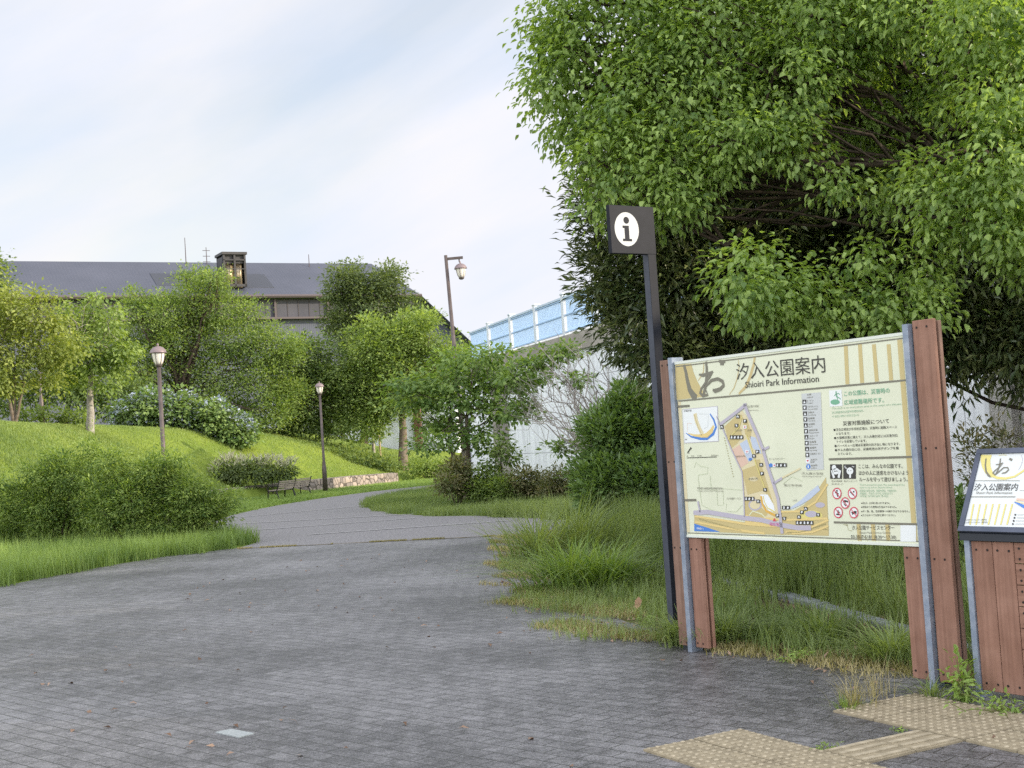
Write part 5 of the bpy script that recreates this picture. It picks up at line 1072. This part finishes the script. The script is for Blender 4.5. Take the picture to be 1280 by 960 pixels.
# left strip of tall grass beside the plaza
STRIP = [(-20, 14.6), (-9.2, 15.7), (-7.5, 17.4), (-7.1, 17.9), (-6.6, 19.6), (-5.9, 21.3), (-4.9, 22.3), (-4.8, 23.6), (-5.6, 25.4), (-6.6, 27.5), (-20, 27.5)]
XY = scatter(-15, -4.2, 14, 27.5, 230000, [STRIP]); d_ = XY[:, 1]; XY = XY[rng.random(len(XY)) < np.clip(1.35-(d_-17)/9-(XY[:, 0] < -11)*.6, .12, 1)]
grass('tall_grass', XY, .27, .012, .45, G_LUSH, seg=3, hv=.5, tint=patchtint(XY, .9, .3))
XY = scatter(-15, -4.4, 14, 24, 12000, [STRIP]); grass('tall_grass_stems', XY, .42, .006, .3, G_LUSH, tint=np.full(len(XY), .9), hv=.35)
# lawn on the hill
HP = [(-40, 22), (-11, 23), (-7.9, 27), (-8.9, 36), (-10.6, 46.8), (-8.2, 52), (-5.4, 57.5), (-3, 62), (2, 75), (-40, 75)]
XY = scatter(-24, -5, 24, 60, 420000, [HP]); XY = XY[(np.abs(XY[:, 0]/XY[:, 1]) < .46)]
XY = XY[rng.random(len(XY)) < np.clip(40/XY[:, 1]-.35, .25, 1)]
grass('lawn_grass', XY, .085, .022, .5, G_LAWN, seg=2, tint=patchtint(XY, .35, .32, .52))
XY = scatter(-16, 3, 60, 84, 60000, [HP]); grass('far_lawn_grass', XY, .12, .03, .5, G_LAWN, seg=2)
# verge along the path in front of the stone wall
VG = [(-5.7, 25.5), (-6.5, 27.4), (-7.4, 30), (-7.85, 33), (-7.8, 36), (-7.45, 40), (-6.6, 44), (-5.3, 47.3), (-3.7, 49.7), (-2.1, 51.8), (-3, 60), (-5, 56.8), (-7.9, 51.4), (-10.4, 46.4), (-9.2, 36), (-8.2, 27.5)]
XY = scatter(-11, -2, 26, 60, 130000, [VG]); grass('verge_grass', XY, .11, .018, .5, G_LUSH, seg=2, tint=patchtint(XY, .6, .25, .65))
# island
IS = [(-.55, 49.2), (-2.5, 46.5), (-4.0, 42), (-4.5, 38), (-4.2, 35.4), (-3.5, 32.3), (-2.76, 30), (-1.8, 28.4), (-.8, 27.1), (.5, 24.9), (1.3, 23.2), (4, 23), (4, 45), (2, 52)]
XY = scatter(-5, 4, 23, 50, 260000, [IS]); XY = XY[rng.random(len(XY)) < np.clip(34/XY[:, 1]-.25, .2, 1)]
grass('island_grass', XY, .17, .014, .45, G_SHADE, seg=2, tint=patchtint(XY, .8, .25, .5), hv=.6)
XY = scatter(-1.5, 3.5, 24.5, 27.2, 16000, [IS]); grass('island_tall_grass', XY, .36, .010, .5, G_SHADE, tint=patchtint(XY, 1, .3, .75))
# bed behind and around the board
BED = [(.62, 12.2), (1.05, 10.5), (1.3, 9.4), (1.72, 8.85), (2.1, 8.25), (2.45, 7.6), (3.4, 7.2), (7, 9), (9, 14), (4, 24), (1.0, 24), (.75, 21), (.5, 17), (.55, 13.6)]
XY = scatter(.2, 6, 7, 24, 300000, [BED]); k_ = XY[:, 0]-CURBX(XY[:, 1])
bare = ss(2.2, 2.9, XY[:, 0])*(1-ss(12.5, 15, XY[:, 1]))*.85*(.6+.4*np.sin(XY[:, 0]*3+1)*np.sin(XY[:, 1]*2.2))
pr_ = np.clip(.8*(1-.82*((k_ > -.4) & (k_ < .1) & (XY[:, 1] > 9.0) & (XY[:, 1] < 11.4)))*(1-bare), 0, 1)*np.clip(1.35-XY[:, 1]/24, .3, 1)
k_ = XY[:, 0]-CURBX(XY[:, 1]); pr_ = pr_*np.where(k_ < -.1, .45, 1); XY = XY[rng.random(len(XY)) < pr_]; hh = np.where(XY[:, 0]-CURBX(XY[:, 1]) > 0, 0.40, .15)*rng.uniform(.4, 1.7, len(XY))*(1+.45*np.sin(XY[:, 0]*4+2)*np.sin(XY[:, 1]*3.1))*np.clip((CURBX(XY[:, 1])+.8-XY[:, 0])*2+1, .35, 1)
grass('bed_grass', XY, hh, .009, .45, G_SHADE, seg=3, tint=patchtint(XY, 1.1, .28, .5))
# dry weeds creeping over the plaza edge
EDGE = [(-.6, 21.1), (-.35, 17), (-.15, 13.5), (.0, 11.9), (.4, 10.4), (.8, 9.5), (1.35, 8.8), (1.9, 8.3), (2.3, 7.7), (2.45, 7.15), (2.95, 6.3), (3.1, 6.5), (2.8, 7.6), (2.3, 8.4), (1.7, 9.0), (1.35, 9.6), (1.2, 10.6), (.85, 12), (.75, 17), (.8, 21.3)]
XY = scatter(-.5, 3.3, 6.2, 21.4, 230000, [EDGE], patch=(3.1, .75, .0), rag=.16); XY = XY[rng.random(len(XY)) < np.clip(17/XY[:, 1]-.15, .3, 1)]
grass('dry_weeds', XY, .05, .007, 1.0, G_DRY, zoff=.01, seg=2, tint=patchtint(XY, 2, .4, .45), hv=.6)
XY = scatter(-.3, 1.6, 9.2, 17, 30000, [EDGE], patch=(1.5, .7, .0), rag=.15); grass('low_green_weeds', XY, .09, .006, .7, G_SHADE, zoff=.01, seg=2, tint=patchtint(XY, 2, .3, .8), hv=.6)
# edge weeds at the left strip and joints
XY = np.stack([rng.uniform(-4.8, -.2, 5000), np.zeros(5000)], 1); XY[:, 1] = 22.12-(XY[:, 0]+4.8)*.209+rng.normal(0, .03, 5000); XY = XY[np.sin(XY[:, 0]*5)*np.sin(XY[:, 0]*2.3+1) > .0]; grass('joint_weeds', XY, .03, .008, .8, G_DRY, zoff=.01, seg=2)
# individual clumps (things)
def clump(x, y, n, h, wd, bend, m, label, name='grass_clump', cat='grass clump', r=.12, tb=.6, lean=None, zo=0.):
    z = gz_(x, y)+zo; o_ = np.clip(np.abs(rng.normal(0, r, n)), 0, r*2.2); an = rng.uniform(0, 6.28, n); XY = np.stack([np.cos(an)*o_, np.sin(an)*o_], 1); ln_ = np.stack([np.cos(an), np.sin(an)], 1)*1.1; lean = ln_ if lean is None else ln_+lean*1.3
    hh = h*rng.uniform(.45, 1.15, n); V_, F2, T_ = blades(XY, np.zeros(n), hh, wd, bend, np.clip(rng.normal(tb, .22, n), 0, 1), 5, lean)
    # let blades lean away from the middle
    o = obj(name, fast(name, V_, F2, {'tint': T_}), mats=[m]); o.location = (x, y, z); tag(o, label, cat); return o
def cl_(px, py, *a, **k): g = gnd(px, py); return clump(g[0], g[1], *a, **k)
G_BR = leafmat('bright_clump_grass', (.10, .2, .03), (.26, .38, .07), .4, .5, .25)
cl_(715, 737, 480, .68, .022, 1.25, G_BR, 'largest arching clump of long bright grass at the plaza edge left of the board', r=.25, lean=np.array([-.25, -.1]))
cl_(760, 738, 340, .62, .022, 1.25, G_BR, 'arching bright grass clump just right of the largest clump', r=.2, lean=np.array([.1, -.2]))
cl_(672, 700, 300, .85, .018, 1.0, G_SHADE, 'tall thin yellowish grass clump behind the largest clump', r=.25, tb=.9)
cl_(722, 690, 300, .95, .017, .8, G_SHADE, 'tall upright pale grass clump between the large clump and the round shrub', r=.3, tb=.8)
cl_(858, 806, 420, .33, .013, 1.2, G_SHADE, 'spreading grass clump at the foot of the left steel bar', r=.09, tb=.8)
cl_(905, 804, 380, .32, .013, 1.2, G_SHADE, 'grass clump spreading right of the left inner post', r=.1, tb=.6)
cl_(1030, 805, 340, .33, .012, 1.0, G_SHADE, 'grass clump in the middle below the board', r=.14, tb=.5)
cl_(1115, 828, 340, .34, .012, 1.1, G_SHADE, 'yellowing grass clump left of the right steel bar', r=.1, tb=.85)
cl_(1165, 872, 60, .17, .008, 1.2, G_SHADE, 'small grass tuft at the foot of the right steel bar', r=.06, tb=.6)
cl_(960, 800, 160, .2, .010, 1.1, G_SHADE, 'short grass tuft below the left half of the board', r=.12, tb=.4)
cl_(1070, 885, 90, .22, .004, .7, G_DRY, 'dry brown grass tuft standing on the studded tiles', name='dry_grass_tuft', cat='grass tuft', r=.06, tb=.5)
cl_(1060, 888, 60, .10, .007, 1.0, G_BR, 'small green tuft at the left foot of the dry grass tuft', r=.05, tb=.5)
cl_(1092, 872, 70, .26, .003, .6, G_DRY, 'thin dry stalks behind the dry grass tuft', name='dry_grass_tuft', cat='grass tuft', r=.1, tb=.8)
L_WEED = leafmat('weed_leaf', (.16, .28, .04), (.28, .42, .07), .4, .5, .25)
def weed(px, py, h, r, n, label, Y=None, lean=0):
    g = gnd(px, py); z = 0.; o = empty('broadleaf_weed', (g[0], g[1], z), label, 'weed')
    mb = MB(); ps = []
    for k in range(n):
        a = np.array([rng.normal(0, .015), rng.normal(0, .015), 0]); e = np.array([rng.normal(0, r), rng.normal(0, r), h*rng.uniform(.5, 1)]); pts = limb(mb, a, e, .003, .0015, 4, .12, 4)
        P = np.array(pts[1:]); ps.append(spray(P, nrm(P-np.array([0, 0, h*.3])), 4, .006+.05*h, min(.05, .012+.16*h), min(.024, .006+.08*h), OVATE, .2, .6, .5, tv=.2, tbase=.6))
    mb.build('stem', mat('weed_stem', (.14, .16, .05), .7, .2) if 'weed_stem' not in bpy.data.materials else bpy.data.materials['weed_stem'], o)
    V_, F2, T_ = join(ps); obj('foliage', fast('foliage', V_, F2, {'tint': T_}), o, [L_WEED])
weed(1203, 878, .26, .05, 9, 'bright green leafy weed climbing in the gap between post and lectern')
weed(1262, 892, .12, .13, 14, 'low bright green weed at the foot of the lectern planks')
weed(995, 828, .09, .06, 10, 'small lime green weed at the plaza edge under the board')
weed(812, 785, .09, .03, 6, 'tiny yellow-green sprig left of the black pole foot')
weed(1128, 914, .02, .03, 5, 'tiny green weed in the seam above the ridged tiles')
weed(1032, 939, .03, .03, 7, 'pale tiny weed at the corner of the front studded tiles')
# fallen leaves and litter
L_LIT = leafmat('leaf_litter', (.13, .075, .045), (.36, .24, .16), .1, .8, .15, (1, .8, .6))
XY = np.concatenate([scatter(2.2, 5.5, 8.5, 15, 14000, [BED], patch=(1.7, .4, .05)), scatter(-.3, 3, 6.8, 20, 3500, [EDGE])])
XY = np.concatenate([XY, scatter(-4.5, 3, 5.5, 20, 420, [PLAZA], patch=(.8, .6, .05))]); k_ = len(XY); P = np.stack([XY[:, 0], XY[:, 1], np.maximum(hgt(XY[:, 0], XY[:, 1]), 0)+.015], 1); d = rng.normal(size=(k_, 3)); d[:, 2] *= .25
V_, F2, T_ = leaves(P, d, rng.normal(0, .3, (k_, 3))+np.array([0, 0, 1.]), rng.uniform(.03, .075, k_), rng.uniform(.015, .035, k_), DIAM, rng.random(k_), 2.5)
tag(obj('fallen_leaves', fast('fallen_leaves', V_, F2, {'tint': T_}), mats=[L_LIT]), kind='stuff')
mb = MB(); lf = gnd(797, 768); mb.add([(0, 0, 0), (.03, .01, .03), (.045, .0, .075), (.02, -.005, .11), (-.015, .0, .08), (-.02, .01, .03)], [(0, 1, 2, 3, 4, 5)]); o = mb.build('dry_leaf', mat('dry_leaf_tan', (.42, .27, .18), .8, .2)); o.location = (lf[0], lf[1], .04); tag(o, 'single upright pinkish-tan dry leaf in the weeds left of the black pole', 'leaf')
